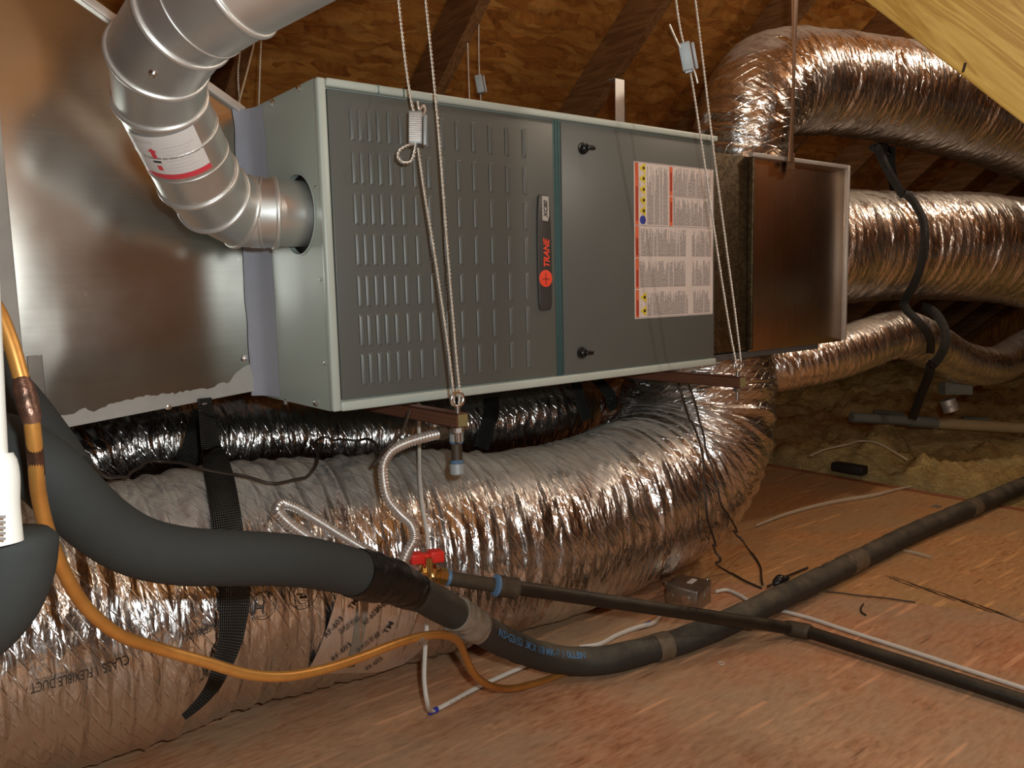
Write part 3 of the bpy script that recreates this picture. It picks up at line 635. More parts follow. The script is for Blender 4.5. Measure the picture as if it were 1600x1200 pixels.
duct('flex_duct', [(*PD(1196, 577, 2.60), .078), (*PD(1225, 572, 2.60), .08), (*PD(1310, 550, 2.65), .084), (*PD(1400, 524, 2.8), .082), (*PD(1450, 538, 2.95), .085), (*PD(1500, 565, 3.1), .080), (*PD(1550, 572, 3.25), .078), (*PD(1600, 547, 3.45), .08), (*PD(1680, 500, 3.7), .08)],
    M['foil3'], 'thin sagging foil flex duct below the thick straight one at right', 71, step=.005, n=110, pitch=.022, coil=.003, wr=.003, lump=.004)
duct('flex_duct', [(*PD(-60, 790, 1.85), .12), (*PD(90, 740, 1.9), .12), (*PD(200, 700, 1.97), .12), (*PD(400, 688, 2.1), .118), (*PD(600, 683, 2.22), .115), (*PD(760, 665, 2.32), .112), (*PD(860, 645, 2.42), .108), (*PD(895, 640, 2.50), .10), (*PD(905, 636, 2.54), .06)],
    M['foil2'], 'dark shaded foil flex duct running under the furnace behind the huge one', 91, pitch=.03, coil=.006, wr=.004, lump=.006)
duct('flex_duct', [(*PD(1000, 570, 2.90), .10), (*PD(990, 615, 2.86), .10), (*PD(972, 655, 2.78), .095), (*PD(950, 660, 2.72), .085), (*PD(936, 650, 2.72), .05)],
    M['foil3'], 'short brown-looking flex duct elbow hanging below the furnace right half', 93, pitch=.03, coil=.006, wr=.006, lump=.008)
def clear(P, c=.006, w=.0, step=.008, only=None):
    """dense path lifted off every flex duct it would cut, by at least c"""
    S = spline(np.asarray(P, float), step)[:, :3]
    for _ in range(2):
        for lab_, (V, fr, _b) in DU.items():
            if only and only not in lab_: continue
            C = fr[0]; k = max(3, int((w/2+.008)/max(fr[4][1], 1e-6))); n = V.shape[1]; rs = np.linalg.norm(V-C[:, None], axis=2); push_ = np.zeros(len(S)); dirs_ = np.zeros_like(S)
            for i, p in enumerate(S):
                d2 = ((C-p)**2).sum(1); q = int(d2.argmin())
                if d2[q] > (rs[q].max()+.05)**2: continue
                t = fr[1][q]; v = p-C[q]; v = v-t*(v@t); r_ = np.linalg.norm(v)
                if r_ < 1e-4: continue
                a = math.atan2(v@fr[2][q], 1); th = math.atan2(v@fr[3][q]*-0+v@np.cross(t, fr[2][q]), v@fr[2][q]); j = int(round(th/(2*math.pi)*n))
                need = rs[np.clip(np.arange(q-k, q+k+1), 0, len(C)-1)][:, np.arange(j-6, j+7) % n].max()+c
                dirs_[i] = v/r_; push_[i] = max(0., need-r_) if q not in (0, len(C)-1) else 0.
            if push_.any():
                m = np.array([push_[max(0, i-2):i+3].max() for i in range(len(S))]); m = np.where(push_ > 0, m, 0)
                S = S+dirs_*m[:, None]
    return S
def hit(px, py, off=.004, bvh=None, dflt=1.6):
    d = Vector(ray(px, py)); d.normalize(); h = (bvh or bigB).ray_cast(Vector(CAM), d)
    if h[0] is None: return PD(px, py, dflt)
    return np.array(h[0]-d*off)
# printing on the jacket of the big duct: lines of text laid in (length, girth) coordinates of the surface
def blur(A, k, ax):
    P_ = np.concatenate([A[-k:], A, A[:k]], 0) if ax == 0 else np.concatenate([A[:, -k:], A, A[:, :k]], 1)
    if ax == 0: P_[:k] = A[0]; P_[-k:] = A[-1]
    n_ = A.shape[ax]; return sum((P_[i:i+n_] if ax == 0 else P_[:, i:i+n_]) for i in range(2*k+1))/(2*k+1)
bigS = blur(blur(blur(bigV, 5, 0), 4, 1), 3, 0)
bC, bT, bN, bB, bU, bR = bigF; bVf = bigV.reshape(-1, 3)
def uvof(P): k = int(((bVf-np.asarray(P))**2).sum(1).argmin()); i, j = divmod(k, bigV.shape[1]); return bU[i], j/bigV.shape[1]*2*math.pi*bR[i]
def surf(u, v, off):
    i = np.clip(u/(bU[1]-bU[0]), 0, len(bU)-1.001); a = np.floor(i).astype(int); fa = (i-a)[:, None]; n = bigV.shape[1]
    j = (v/(2*math.pi*np.interp(u, bU, bR))*n) % n; b = np.floor(j).astype(int); fb = (j-b)[:, None]; b2 = (b+1) % n; b = b % n
    P = (bigS[a, b]*(1-fa)+bigS[a+1, b]*fa)*(1-fb)+(bigS[a, b2]*(1-fa)+bigS[a+1, b2]*fa)*fb
    c = bC[a]; r_ = P-c; return P+r_/np.linalg.norm(r_, axis=1)[:, None]*off
def duct_text(body, pxa, pxb, H, mat, parent, name='jacket_print', off=.008, geo=None, shear=0.):
    """baseline runs between two picture points that fall on the duct"""
    a = np.array(uvof(hit(*pxa))); b = np.array(uvof(hit(*pxb))); L = np.linalg.norm(b-a); t = (b-a)/L
    # girth grows so that its direction seen from outside fixes the glyph up vector
    V, Fc = geo if geo is not None else fit_text(body, L, H, shear, .01)
    # choose the side: up = t rotated by +90 deg as seen from outside
    P0 = surf(np.array([a[0]]), np.array([a[1]]), 0)[0]; Pu = surf(np.array([a[0]+.01]), np.array([a[1]]), 0)[0]; Pv = surf(np.array([a[0]]), np.array([a[1]+.01]), 0)[0]
    out = P0-bC[np.clip(int(a[0]/(bU[1]-bU[0])), 0, len(bC)-1)]; s = 1. if np.cross(Pu-P0, Pv-P0)@out > 0 else -1.
    n_ = np.array([-t[1], t[0]])*s
    q = a+V[:, :1]*t+V[:, 1:2]*n_; W = surf(q[:, 0], q[:, 1], off)
    return mk(name, W, Fc, mat, parent)
def ringgeo(r0_, r1_, cx, cy, n=28, a0=0, a1=2*math.pi):
    V = []; 
    for k in range(n+1):
        a = a0+(a1-a0)*k/n; V += [(cx+r0_*math.cos(a), cy+r0_*math.sin(a), 0), (cx+r1_*math.cos(a), cy+r1_*math.sin(a), 0)]
    return np.array(V), [[2*k, 2*k+1, 2*k+3, 2*k+2] for k in range(n)]
# ------------------------------------------------------------------ silver tape patch with print on the big duct
def surf_patch(name, quadpx, mat, parent, off=.004, nu=40, nv_=30):
    c = [np.array(uvof(hit(*p))) for p in quadpx]; s, t = np.meshgrid(np.linspace(0, 1, nu), np.linspace(0, 1, nv_), indexing='ij'); s = s[..., None]; t = t[..., None]
    q = (c[0]*(1-s)+c[1]*s)*(1-t)+(c[3]*(1-s)+c[2]*s)*t; q = q.reshape(-1, 2); W = surf(q[:, 0], q[:, 1], off)
    i, j = np.meshgrid(np.arange(nu-1), np.arange(nv_-1), indexing='ij'); Fc = np.stack([i*nv_+j, (i+1)*nv_+j, (i+1)*nv_+j+1, i*nv_+j+1], -1).reshape(-1, 4)
    uv = q[Fc.ravel()]
    return mk(name, W, Fc, mat, parent, smooth=True, uv=uv)
pt = surf_patch('foil_tape_patch', [(478, 1050), (530, 905), (712, 925), (640, 1062)], M['foiltape'], big, .0045)
pt2 = surf_patch('worn_tape_strip', [(556, 905), (576, 905), (555, 1040), (537, 1040)], M['cleartape'], big, .0056, 10, 30)
for a, b in (((512, 992), (536, 970)), ((532, 994), (560, 968)), ((572, 975), (590, 955)), ((560, 1018), (596, 990)), ((604, 988), (614, 974)), ((522, 1028), (548, 1005)), ((574, 1045), (600, 1026)), ((548, 950), (560, 938)), ((590, 956), (606, 940))):
    duct_text('DUPLEX RF-603' if b[0]-a[0] > 26 else ('RF-603' if b[0]-a[0] > 12 else 'TM'), a, b, .0115, M['ink'], big, 'tape_print', .0065)
duct_text('Industries Inc.', (345, 972), (285, 992), .016, M['ink'], big)
duct_text('CLASS 1', (196, 1022), (146, 1042), .016, M['ink'], big)
duct_text('FLEXIBLE DUCT', (140, 1043), (45, 1068), .015, M['ink'], big)
duct_text('', (372, 970), (432, 966), .01, M['ink'], big, geo=ringgeo(.021, .0225, .040, .02, 36))
duct_text('', (388, 968), (430, 966), .01, M['ink'], big, geo=join([(np.array([[.008, .006, 0], [.011, .006, 0], [.011, .028, 0], [.008, .028, 0]]), [[0, 1, 2, 3]]), (np.array([[.022, .006, 0], [.025, .006, 0], [.025, .028, 0], [.022, .028, 0]]), [[0, 1, 2, 3]]), (np.array([[.008, .014, 0], [.025, .014, 0], [.025, .017, 0], [.008, .017, 0]]), [[0, 1, 2, 3]])]))
duct_text('', (455, 935), (500, 935), .01, M['ink'], big, geo=join([ringgeo(.027, .0285, .02, .01, 36), ringgeo(.018, .0193, .02, .01, 36), (np.array([[.012, .0, 0], [.028, .0, 0], [.028, .004, 0], [.012, .004, 0]]), [[0, 1, 2, 3]])]))

# ------------------------------------------------------------------ flue pipe: gored elbows
fp = thing('flue_pipe', (-.3, -.1, .8), 'galvanised elbowed flue pipe with white and red sticker entering furnace end', 'pipe')
R0 = .0585
nodes = [np.array([.012, hc[1], hc[2]]), np.array([-.040, hc[1], hc[2]]), PD(375, 331, 1.375), PD(333, 307, 1.30), PD(309, 276, 1.25), PD(250, 152, 1.13), PD(247, 88, 1.06), PD(288, 28, .99), PD(372, -28, .94), PD(560, -130, .90), PD(560, -130, .90)+np.array([.25, .0, .75])]
dirs = [nodes[i+1]-nodes[i] for i in range(len(nodes)-1)]; dirs = [d/np.linalg.norm(d) for d in dirs]
pl = [dirs[0]]+[(dirs[i]+dirs[i-1])/np.linalg.norm(dirs[i]+dirs[i-1]) for i in range(1, len(dirs))]+[dirs[-1]]
NR = 48; radii = [.056, .0585, .0585, .060, .0605, .0605, .0615, .0620, .0625, .0625, .0625]
def ringpts(k, seg, x, y, rad):
    d = dirs[seg]; th = np.arange(NR)*2*math.pi/NR; o_ = nodes[k]+(np.cos(th)[:, None]*x+np.sin(th)[:, None]*y)*rad
    s = ((nodes[k]-o_)@pl[k])/(d@pl[k]); return o_+s[:, None]*d
x_ = np.cross(dirs[0], [0, 0, 1.]); x_ /= np.linalg.norm(x_)
secobj = []
for k in range(len(dirs)):
    d = dirs[k]; x_ = x_-d*(x_@d); x_ /= np.linalg.norm(x_); y_ = np.cross(d, x_)
    ra = radii[k]; a = ringpts(k, k, x_, y_, ra); b = ringpts(k+1, k, x_, y_, ra)
    m = 10; V = np.concatenate([a+(b-a)*t for t in np.linspace(0, 1, m)])
    Fc = [[q*NR+i, q*NR+(i+1) % NR, (q+1)*NR+(i+1) % NR, (q+1)*NR+i] for q in range(m-1) for i in range(NR)]
    so = mk('pipe_section', V, Fc, M['galv'], fp, smooth=True); secobj.append((k, x_.copy(), y_.copy(), ra))
    if k > 0:                                # raised swaged bead at every joint
        rb = ringpts(k, k, x_, y_, ra+.0005); c = nodes[k]; V = []; nb = 10
        for i in range(NR):
            o1 = rb[i]-c; o1 /= np.linalg.norm(o1)
            for q in range(nb): an = 2*math.pi*q/nb; V.append(rb[i]+o1*.0032*math.cos(an)+pl[k]*.0042*math.sin(an))
        Fc = [[i*nb+q, i*nb+(q+1) % nb, ((i+1) % NR)*nb+(q+1) % nb, ((i+1) % NR)*nb+q] for i in range(NR) for q in range(nb)]
        mk('seam_bead', V, Fc, M['galvedge'], fp, smooth=True)
def flue_band(k, t, w_, h_, mat, name='collar_band'):
    _, x, y, ra = secobj[k]; d = dirs[k]; c = nodes[k]+(nodes[k+1]-nodes[k])*t; th = np.arange(NR)*2*math.pi/NR; V = []
    for s, e in ((-.5, 0), (-.4, h_), (.4, h_), (.5, 0)): V.append(c+d*w_*s+(np.cos(th)[:, None]*x+np.sin(th)[:, None]*y)*(ra+e+.0002))
    Fc = [[q*NR+i, q*NR+(i+1) % NR, (q+1)*NR+(i+1) % NR, (q+1)*NR+i] for q in range(3) for i in range(NR)]
    return mk(name, np.concatenate(V), Fc, mat, fp, smooth=True)
flue_band(4, .62, .004, .0015, M['galvedge']); flue_band(4, .30, .0035, .001, M['galvedge']); flue_band(7, .35, .003, .001, M['galvedge']); flue_band(1, .30, .004, .0012, M['galvedge']); flue_band(1, .55, .02, .0009, M['galvedge'])
def flue_patch(k, s0, s1, pxc, halfw, mat, name, off=.0006, parent=fp, n=24, poly=None):
    """patch on straight section k, from s0 to s1 (0..1 along it), centred on the side seen at pxc, half width in metres"""
    _, x, y, ra = secobj[k]; d = dirs[k]; a = nodes[k]; L = np.linalg.norm(nodes[k+1]-a)
    v = CAM-(a+d*L*.5); v = v-d*(v@d); th0 = math.atan2(v@y, v@x)+pxc
    V = []
    for s in np.linspace(s0, s1, 6):
        for q in range(n): th = th0+halfw*(2*q/(n-1)-1)/ra; V.append(a+d*L*s+(math.cos(th)*x+math.sin(th)*y)*(ra+off))
    Fc = [[i*n+q, i*n+q+1, (i+1)*n+q+1, (i+1)*n+q] for i in range(5) for q in range(n-1)]
    return mk(name, V, Fc, mat, parent, smooth=True)
st = flue_patch(4, .42, .88, -.46, .052, M['paper'], 'sticker', .0016); st.data.materials[0] = plain('sticker_white', (.72, .70, .68), .45, var=.03)
flue_patch(4, .36, .42, -.46, .052, M['red'], 'sticker_red_band', .0018, st).data.materials[0] = plain('sticker_red', (.68, .06, .08), .45, var=.03)
ys = [(.74, .745), (.70, .703), (.66, .664), (.62, .623), (.58, .584), (.54, .543), (.50, .504), (.46, .463)]
grey = plain('sticker_text', (.5, .40, .40), .5)
for i, (a, b) in enumerate(ys): flue_patch(4, a, b, -.18 if i else -.1, .022-.003*(i % 3), grey, 'sticker_print', .0019, st, 8)
for a, b in ((.80, .806), (.82, .826)): flue_patch(4, a, b, -.85, .014, grey, 'sticker_print', .0019, st, 8)
redm = bpy.data.materials['sticker_red']
for s0_, s1_, hw in ((.62, .70, .0035), (.70, .712, .0062), (.712, .724, .0045), (.724, .738, .0022), (.47, .53, .0035)): flue_patch(4, s0_, s1_, -.72, hw, redm, 'sticker_arrow', .002, st, 6)
flue_patch(4, .565, .59, -.72, .006, M['ink'], 'sticker_print', .002, st, 6)
for k, t, a in ((6, .52, .1), (1, .68, .5), (1, .74, -.35), (7, .7, -.5)):
    _, x, y, ra = secobj[k]; d = dirs[k]; c = nodes[k]+(nodes[k+1]-nodes[k])*t; v = CAM-c; v = v-d*(v@d); th = math.atan2(v@y, v@x)+a; nr = math.cos(th)*x+math.sin(th)*y
    lathe('screw', c+nr*(ra-.0005), nr, [(0, .006), (.0015, .0055), (.004, .004), (.0045, .002)], M['chrome'], fp, 10)

# ------------------------------------------------------------------ suspension: channels, wire ropes, grippers
def ropegeo(P, r=.0021, step=.0016, pitch=.0135):
    P = np.asarray(P, float); S = spline(P, step); T, N, B = frames(S); U = np.r_[0, np.cumsum(np.linalg.norm(np.diff(S, axis=0), axis=1))]; parts = []; n = 6
    for k in range(2):
        ph = 2*math.pi*(U/pitch+k/2); C = S+(np.cos(ph)[:, None]*N+np.sin(ph)[:, None]*B)*r*.62
        th = np.arange(n)*2*math.pi/n; V = C[:, None]+r*.60*(np.cos(th)[None, :, None]*N[:, None]+np.sin(th)[None, :, None]*B[:, None])
        i, j = np.meshgrid(np.arange(len(S)-1), np.arange(n), indexing='ij'); j2 = (j+1) % n; parts.append((V.reshape(-1, 3), np.stack([i*n+j, i*n+j2, (i+1)*n+j2, (i+1)*n+j], -1).reshape(-1, 4)))
    off = 0; Vs = []; Fs = []
    for v, f in parts: Vs.append(v); Fs.append(f+off); off += len(v)
    return np.vstack(Vs), np.vstack(Fs)
def rope(name, P, label, r=.0021, group=None, parent=None):
    V, Fc = ropegeo(P, r); o = mk(name, V, Fc, M['rope'], parent, smooth=True)
    if parent is None: tag(o, label, 'rope', group)
    return o
def channel(name, a, b, label):
    """square steel channel lying under the furnace, front end toward the camera"""
    a = np.asarray(a); b = np.asarray(b); t = b-a; L = np.linalg.norm(t); t /= L; s = np.cross(t, [0, 0, 1.]); s /= np.linalg.norm(s)
    root = thing(name, tuple(a), label, 'bracket')
    h = .0115; ax = np.array([t, s, [0, 0, 1.]])
    V, Fc = join([(boxv((0, -h, -.003), (L, h, 0), ax, a), BOXF), (boxv((0, -h, -.024), (L, -h+.002, 0), ax, a), BOXF), (boxv((0, h-.002, -.024), (L, h, 0), ax, a), BOXF), (boxv((0, -h, -.024), (L, -h+.006, -.022), ax, a), BOXF), (boxv((0, h-.006, -.024), (L, h, -.022), ax, a), BOXF)])
    mk('channel', V, Fc, M['channel'], root)
    mk('channel_rib', *join([(boxv((0, h-.0005, -.015), (L, h+.001, -.010), ax, a), BOXF), (boxv((0, -h-.0015, -.015), (L, -h+.0005, -.010), ax, a), BOXF)]), M['channel'], root)
    mk('end_cap', *join([(boxv((-.002, -h+.002, -.022), (-.0005, h-.002, -.002), ax, a), BOXF)]), M['brasscap'], root)
    e = a+t*.012
    cyl('eye_bolt', e+np.array([0, 0, -.050]), e+np.array([0, 0, .012]), .0042, M['chrome'], root, 12)
    ph = np.linspace(0, 2*math.pi, 22); P = np.stack([e[0]+.012*np.cos(ph), np.full(22, e[1]), e[2]+.022+.012*np.sin(ph)], 1); tube('eye', P, .003, M['chrome'], root, .003, 8)
    lathe('hex_nut', e+np.array([0, 0, -.033]), (0, 0, 1), [(0, .009), (.008, .009)], M['chrome'], root, 6)
    return root
a1 = PZ(719, 645, FZ-.003); a1[2] = FZ-.004; channel('support_channel', a1+np.array([.004, -.0, 0]), a1+np.array([-.03, .98, 0]), 'rust brown steel channel under the furnace left half, open end above the sediment trap')
a2 = PZ(1160, 588, FZ-.003); a2[2] = FZ-.004; channel('support_channel', a2, a2+np.array([-.035, 1.0, 0]), 'rust brown steel channel under the furnace right end beside the foil elbow')
def gripper(c, rib, s, label, tilt):
    """ribbed zinc rope gripper: block, ribs, side lever"""
    root = thing('rope_gripper', tuple(c), label, 'clamp')
    up = np.asarray(tilt, float); up /= np.linalg.norm(up); v = CAM-c; v /= np.linalg.norm(v); sd = np.cross(up, v); sd /= np.linalg.norm(sd); fw = np.cross(sd, up); ax = np.array([sd, fw, up])
    V, Fc = bevel(boxv((-.011*s, -.007*s, -.026*s), (.011*s, .007*s, .026*s), ax, c), BOXF, .0015*s); mk('gripper_body', V, Fc, M['zinc'], root, smooth=True, sharp=.8)
    mk('gripper_rib', *join([(boxv((-.0100*s, .0066*s, z*s-.0009*s), (.0085*s, .0086*s, z*s+.0009*s), ax, c), BOXF) for z in np.linspace(-.021, .021, 13)]), M[rib], root)
    V, Fc = bevel(boxv((.0125*s, -.004*s, -.028*s), (.019*s, .005*s, .022*s), ax, c), BOXF, .002*s); mk('gripper_lever', V, Fc, M['zinc'], root, smooth=True, sharp=.8)
    V, Fc = bevel(boxv((-.008*s, -.003*s, -.031*s), (.008*s, .004*s, -.0255*s), ax, c), BOXF, .001*s); mk('gripper_release', V, Fc, M['black'], root)
    return root, ax
yr = float(a1[1])+.012
def RY1(px, py):
    y = yr
    for _ in range(4): y = yr+.155*(PY(px, py, y)[2]-FZ)
    return PY(px, py, y)
e1 = np.array([a1[0]+.004, yr, FZ+.026])
gp = RY1(649, 200); gr1, _ = gripper(gp, 'chrome', 1.0, 'ribbed zinc rope gripper in front of the louvred door with wire loop', (.05, 0, 1))
rope('wire_rope', [RY1(619, -30), RY1(643, 160), gp+np.array([.002, 0, .01]), gp+np.array([.003, 0, -.02]), RY1(684, 430), RY1(706, 590), RY1(709, 622), RY1(710, 635)], 'braided wire rope through the ribbed gripper down to the left channel end', group=None)
rope('wire_rope', [RY1(662, -30), RY1(683, 180), RY1(700, 400), RY1(714, 570), RY1(718, 615), RY1(717, 635)], 'plain braided wire rope passing right of the ribbed gripper')
rope('wire_rope', [gp+np.array([-.004, 0, -.026]), RY1(636, 228), RY1(624, 236), RY1(622, 246), RY1(630, 254), RY1(642, 252), RY1(648, 236), RY1(650, 222)], 'small free loop of wire rope under the ribbed gripper', r=.0024)
tube('rope_tail', [RY1(652, 158), RY1(655, 172), RY1(662, 164), RY1(664, 172), RY1(660, 182)], .002, M['rope'], gr1, .003, 8)
yr2 = float(a2[1])+.012; gp2 = PY(1072, 88, yr2)
gr2, _ = gripper(gp2, 'zinc', 1.0, 'small zinc rope gripper high beside the upper foil duct', (-.32, 0, 1))
rope('wire_rope', [PY(1052, -30, yr2), PY(1066, 60, yr2), gp2+np.array([0, 0, .01]), PY(1080, 120, yr2), PY(1097, 230, yr2), PY(1122, 400, yr2), PY(1141, 520, yr2), PY(1149, 562, yr2), PY(1151, 573, yr2)], 'braided wire rope through the gripper across the warning label')
rope('wire_rope', [PY(1083, -30, yr2), PY(1100, 110, yr2), PY(1113, 220, yr2), PY(1134, 380, yr2), PY(1150, 500, yr2), PY(1157, 560, yr2), PY(1158, 573, yr2)], 'rightmost braided wire rope passing in front of the supply collar')
tube('rope_tail', [PY(1046, 38, yr2), PY(1052, 52, yr2), PY(1062, 74, yr2)], .002, M['rope'], gr2, .003, 8); tube('rope_tail', [PY(1080, 102, yr2), PY(1086, 115, yr2), PY(1090, 130, yr2)], .002, M['rope'], gr2, .003, 8)
yb_ = .82
gp3 = PY(749, 131, yb_); gr3, _ = gripper(gp3, 'zinc', 1.0, 'small zinc rope gripper behind the furnace top edge', (-.2, 0, 1))
rope('wire_rope', [PY(727, -20, yb_), PY(731, 80, yb_), PY(734, 170, yb_)], 'thin rope behind the furnace, just left of the rear gripper')
rope('wire_rope', [PY(749, 0, yb_), PY(748, 60, yb_), PY(749, 115, yb_), PY(752, 165, yb_)], 'thin rope behind the furnace running down into the rear gripper')
rope('wire_rope', [PY(378, 20, yb_), PY(374, 90, yb_), PY(372, 110, yb_), PY(376, 180, yb_)], 'thin rope behind the flue pipe at the left, nearest the return plenum')
rope('wire_rope', [PY(411, -10, yb_), PY(408, 60, yb_), PY(404, 175, yb_)], 'thin vertical rope between flue pipe and furnace corner')
o = tube('hanging_string', [PY(411, 0, yb_-.01), PY(394, 80, yb_-.01), PY(372, 165, yb_-.01)], .0022, M['sliver']); tag(o, 'pale straight string slanting behind the flue pipe', 'string')

# straps
hs = np.array([PY(1242, -30, -.016), PY(1240, 120, -.016), PY(1235, 253, -.018)])
def ribbon(name, P, w_, mat, parent=None, nrm=None, th=.0012, step=.006, twist=None, wf=None):
    S = spline(np.asarray(P, float), step); T = np.gradient(S, axis=0); T /= np.linalg.norm(T, axis=1)[:, None]; U = np.r_[0, np.cumsum(np.linalg.norm(np.diff(S, axis=0), axis=1))]; V = []; uvp = []
    for i in range(len(S)):
        n_ = (CAM-S[i]) if nrm is None else np.asarray(nrm, float)
        n_ = n_-T[i]*(n_@T[i]); n_ /= np.linalg.norm(n_); s = np.cross(T[i], n_); a = twist(U[i]/U[-1]) if twist else 0.; s2 = s*math.cos(a)+n_*math.sin(a); n2_ = -s*math.sin(a)+n_*math.cos(a)
        ww = w_*(wf(U[i]/U[-1]) if wf else 1.)
        V += [S[i]-s2*ww/2-n2_*th/2, S[i]+s2*ww/2-n2_*th/2, S[i]+s2*ww/2+n2_*th/2, S[i]-s2*ww/2+n2_*th/2]
    m = len(S); Fc = []; uv = []
    for i in range(m-1):
        for q in range(4):
            Fc.append([i*4+q, i*4+(q+1) % 4, (i+1)*4+(q+1) % 4, (i+1)*4+q]); va, vb = (0, w_) if q % 2 == 0 else (0, th); uv += [(U[i], va), (U[i], vb), (U[i+1], vb), (U[i+1], va)]
    return mk(name, V, np.array(Fc), mat, parent, smooth=False, uv=uv)
o = ribbon('hanger_strap', hs, .027, M['hang'], nrm=(-.2, -1, 0), twist=lambda t: .5*math.sin(2.6*t)); tag(o, 'long rusty steel hanger strap holding the supply plenum', 'strap')
c = PY(966, 192, .40); V, Fc = join([(boxv((-.0, 0, -.085), (.038, .002, .144)), BOXF), (boxv((.036, 0, -.085), (.038, .03, .144)), BOXF), (boxv((-.0, 0, .142), (.038, .03, .144)), BOXF)])
o = mk('angle_bracket', V+np.array([c[0]-.01, .40, 1.205]), Fc, M['galvedge']); tag(o, 'short bright galvanised angle bracket standing on the furnace top', 'bracket')
# black webbing around the ducts
kp = PY(319, 632, RYP-.012)
web = thing('webbing_strap', tuple(kp), 'black woven strap hanging from plenum bottom over the huge foil duct', 'strap')
V, Fc = bevel(boxv((-.012, -.004, -.014), (.014, .002, .012)), BOXF, .002); mk('strap_clip', V+kp, Fc, M['black'], web); lathe('clip_screw', kp+np.array([0, -.004, 0]), (0, -1, 0), [(0, .004), (.002, .004)], M['chrome'], web, 10)
P = [kp+np.array([0, -.008, 0]), PD(329, 690, 1.52)]+[hit(x, y, .012) for x, y in ((340, 745), (350, 800), (358, 860), (364, 920), (362, 970), (352, 1015), (338, 1048), (318, 1078), (284, 1112))]
ribbon('strap_front', clear(P, .015, .06), .047, M['strap'], web, step=.005, th=.002, wf=lambda t: .55+.45*min(1, t*3.2) if t < .7 else max(.16, 1-(t-.7)*2.6), twist=lambda t: .05*math.sin(t*5))
ribbon('strap_rear', [kp+np.array([-.004, -.006, -.016]), PD(308, 670, 1.66), PD(296, 712, 1.68), PD(288, 728, 1.69)], .040, M['strap'], web, th=.002)
for (pts_, w_, lb) in (([PD(767, 622, 2.10), PD(768, 632, 2.12), PD(765, 655, 2.17), PD(752, 700, 2.19)], .040, 'black strap around the dark duct, seen right of the channel end'),
                       ([PD(1362, 210, 2.62), PD(1385, 262, 2.62), PD(1412, 310, 2.66), PD(1424, 350, 2.66), PD(1418, 410, 2.68), PD(1408, 462, 2.75), PD(1425, 500, 2.70), PD(1436, 540, 2.80)], .026, 'black strap slung over the thick straight foil duct at right'),
                       ([PD(1398, 300, 3.0), PD(1392, 240, 2.9), PD(1400, 200, 2.85)], .03, 'black strap end between the two upper foil ducts'),
                       ([PD(1436, 498, 2.88), PD(1450, 530, 2.83), PD(1454, 570, 2.83), PD(1440, 615, 2.95), PD(1425, 655, 3.05)], .030, 'black strap hanging below the thin sagging duct at right'),
                       ([PD(925, 585, 2.35), PD(948, 610, 2.40), PD(968, 640, 2.42)], .03, 'black strap crossing above the brown-looking duct elbow'),
                       ([PD(898, 592, 2.30), PD(910, 635, 2.30), PD(918, 655, 2.31)], .03, 'black strap end between dark duct and elbow')):
    o = ribbon('webbing_strap', clear(pts_, .020, w_+.02), w_, M['strap'], th=.0018); tag(o, lb, 'strap')

# ------------------------------------------------------------------ refrigerant lines
ZF = .031
fpn = [(-900, 640, .84), (-400, 675, .81), (-130, 690, .80), (-50, 690, .80), (15, 701, .80), (68, 733, .80), (115, 780, .82), (165, 825, .85), (220, 855, .88), (290, 869, .92), (370, 872, .97), (450, 875, 1.03), (520, 886, 1.10), (560, 896, 1.14)]
lineset = thing('foam_insulated_pipe', (.3, -.3, 0), 'long black foam covered refrigerant pipe sweeping from left edge across the floor', 'pipe')
tube('foam_sleeve', [(*PD(*q), .0325) for q in fpn], .03, M['foam'], lineset, .008, 36)
tube('foam_sleeve', [(*PD(-500, 60, .98), .036), (*PD(-110, 500, .93), .036), (*PD(-40, 578, .92), .036), (*PD(20, 643, .91), .036), (*PD(70, 705, .90), .034), (*PD(100, 745, .89), .032)], .03, M['foam'], lineset, .01, 30)
fpn2 = [(628, 915, 1.235), (680, 941, 1.33), (720, 964, 1.39), (760, 988, 1.45), (800, 1008, 1.52), (850, 1026, 1.585)]
P2 = [(*PD(*q), .0275) for q in fpn2]+[(*PD(905, 1033, 1.625), .0275), (*PD(945, 1031, 1.635), .0275)]+[(*PZ(x, y, ZF+(.010 if 1090 < x < 1300 else 0)), .0275) for x, y in ( (1000, 1019), (1060, 1003), (1120, 980), (1200, 943), (1333, 879), (1433, 829), (1527, 789), (1610, 753), (1720, 706))]
nzf = VN(301)
tube('foam_sleeve', P2, .0275, M['foamd'], lineset, .008, 32, fn=lambda u, th, r: .0012*nzf(u*40, th/(2*math.pi)*6, 6))
def lay(S, f0, f1): return S
nzt = VN(303)
def wrap(name, q, r, mat, seed, rough=.0025):
    nz2 = VN(seed); return tube(name, q, r, mat, lineset, .003, 40, fn=lambda u, th, rr: rough*np.abs(nz2(u*60+th*1.5, th/(2*math.pi)*9, 9))+.001*nz2(u*150, th/(2*math.pi)*20, 20))
wrap('black_tape_wrap', [(*PD(553, 894, 1.132), .0330), (*PD(570, 899, 1.155), .0345), (*PD(600, 905, 1.19), .0325), (*PD(622, 912, 1.225), .031), (*PD(640, 921, 1.26), .0295), (*PD(648, 925, 1.27), .0282)], .034, M['tape'], 305)
wrap('grey_tape_wrap', [(*PD(711, 958, 1.375), .0283), (*PD(718, 962, 1.388), .030), (*PD(734, 974, 1.41), .0305), (*PD(744, 979, 1.425), .029), (*PD(748, 981, 1.43), .028)], .034, M['cleartape'], 307, .003)
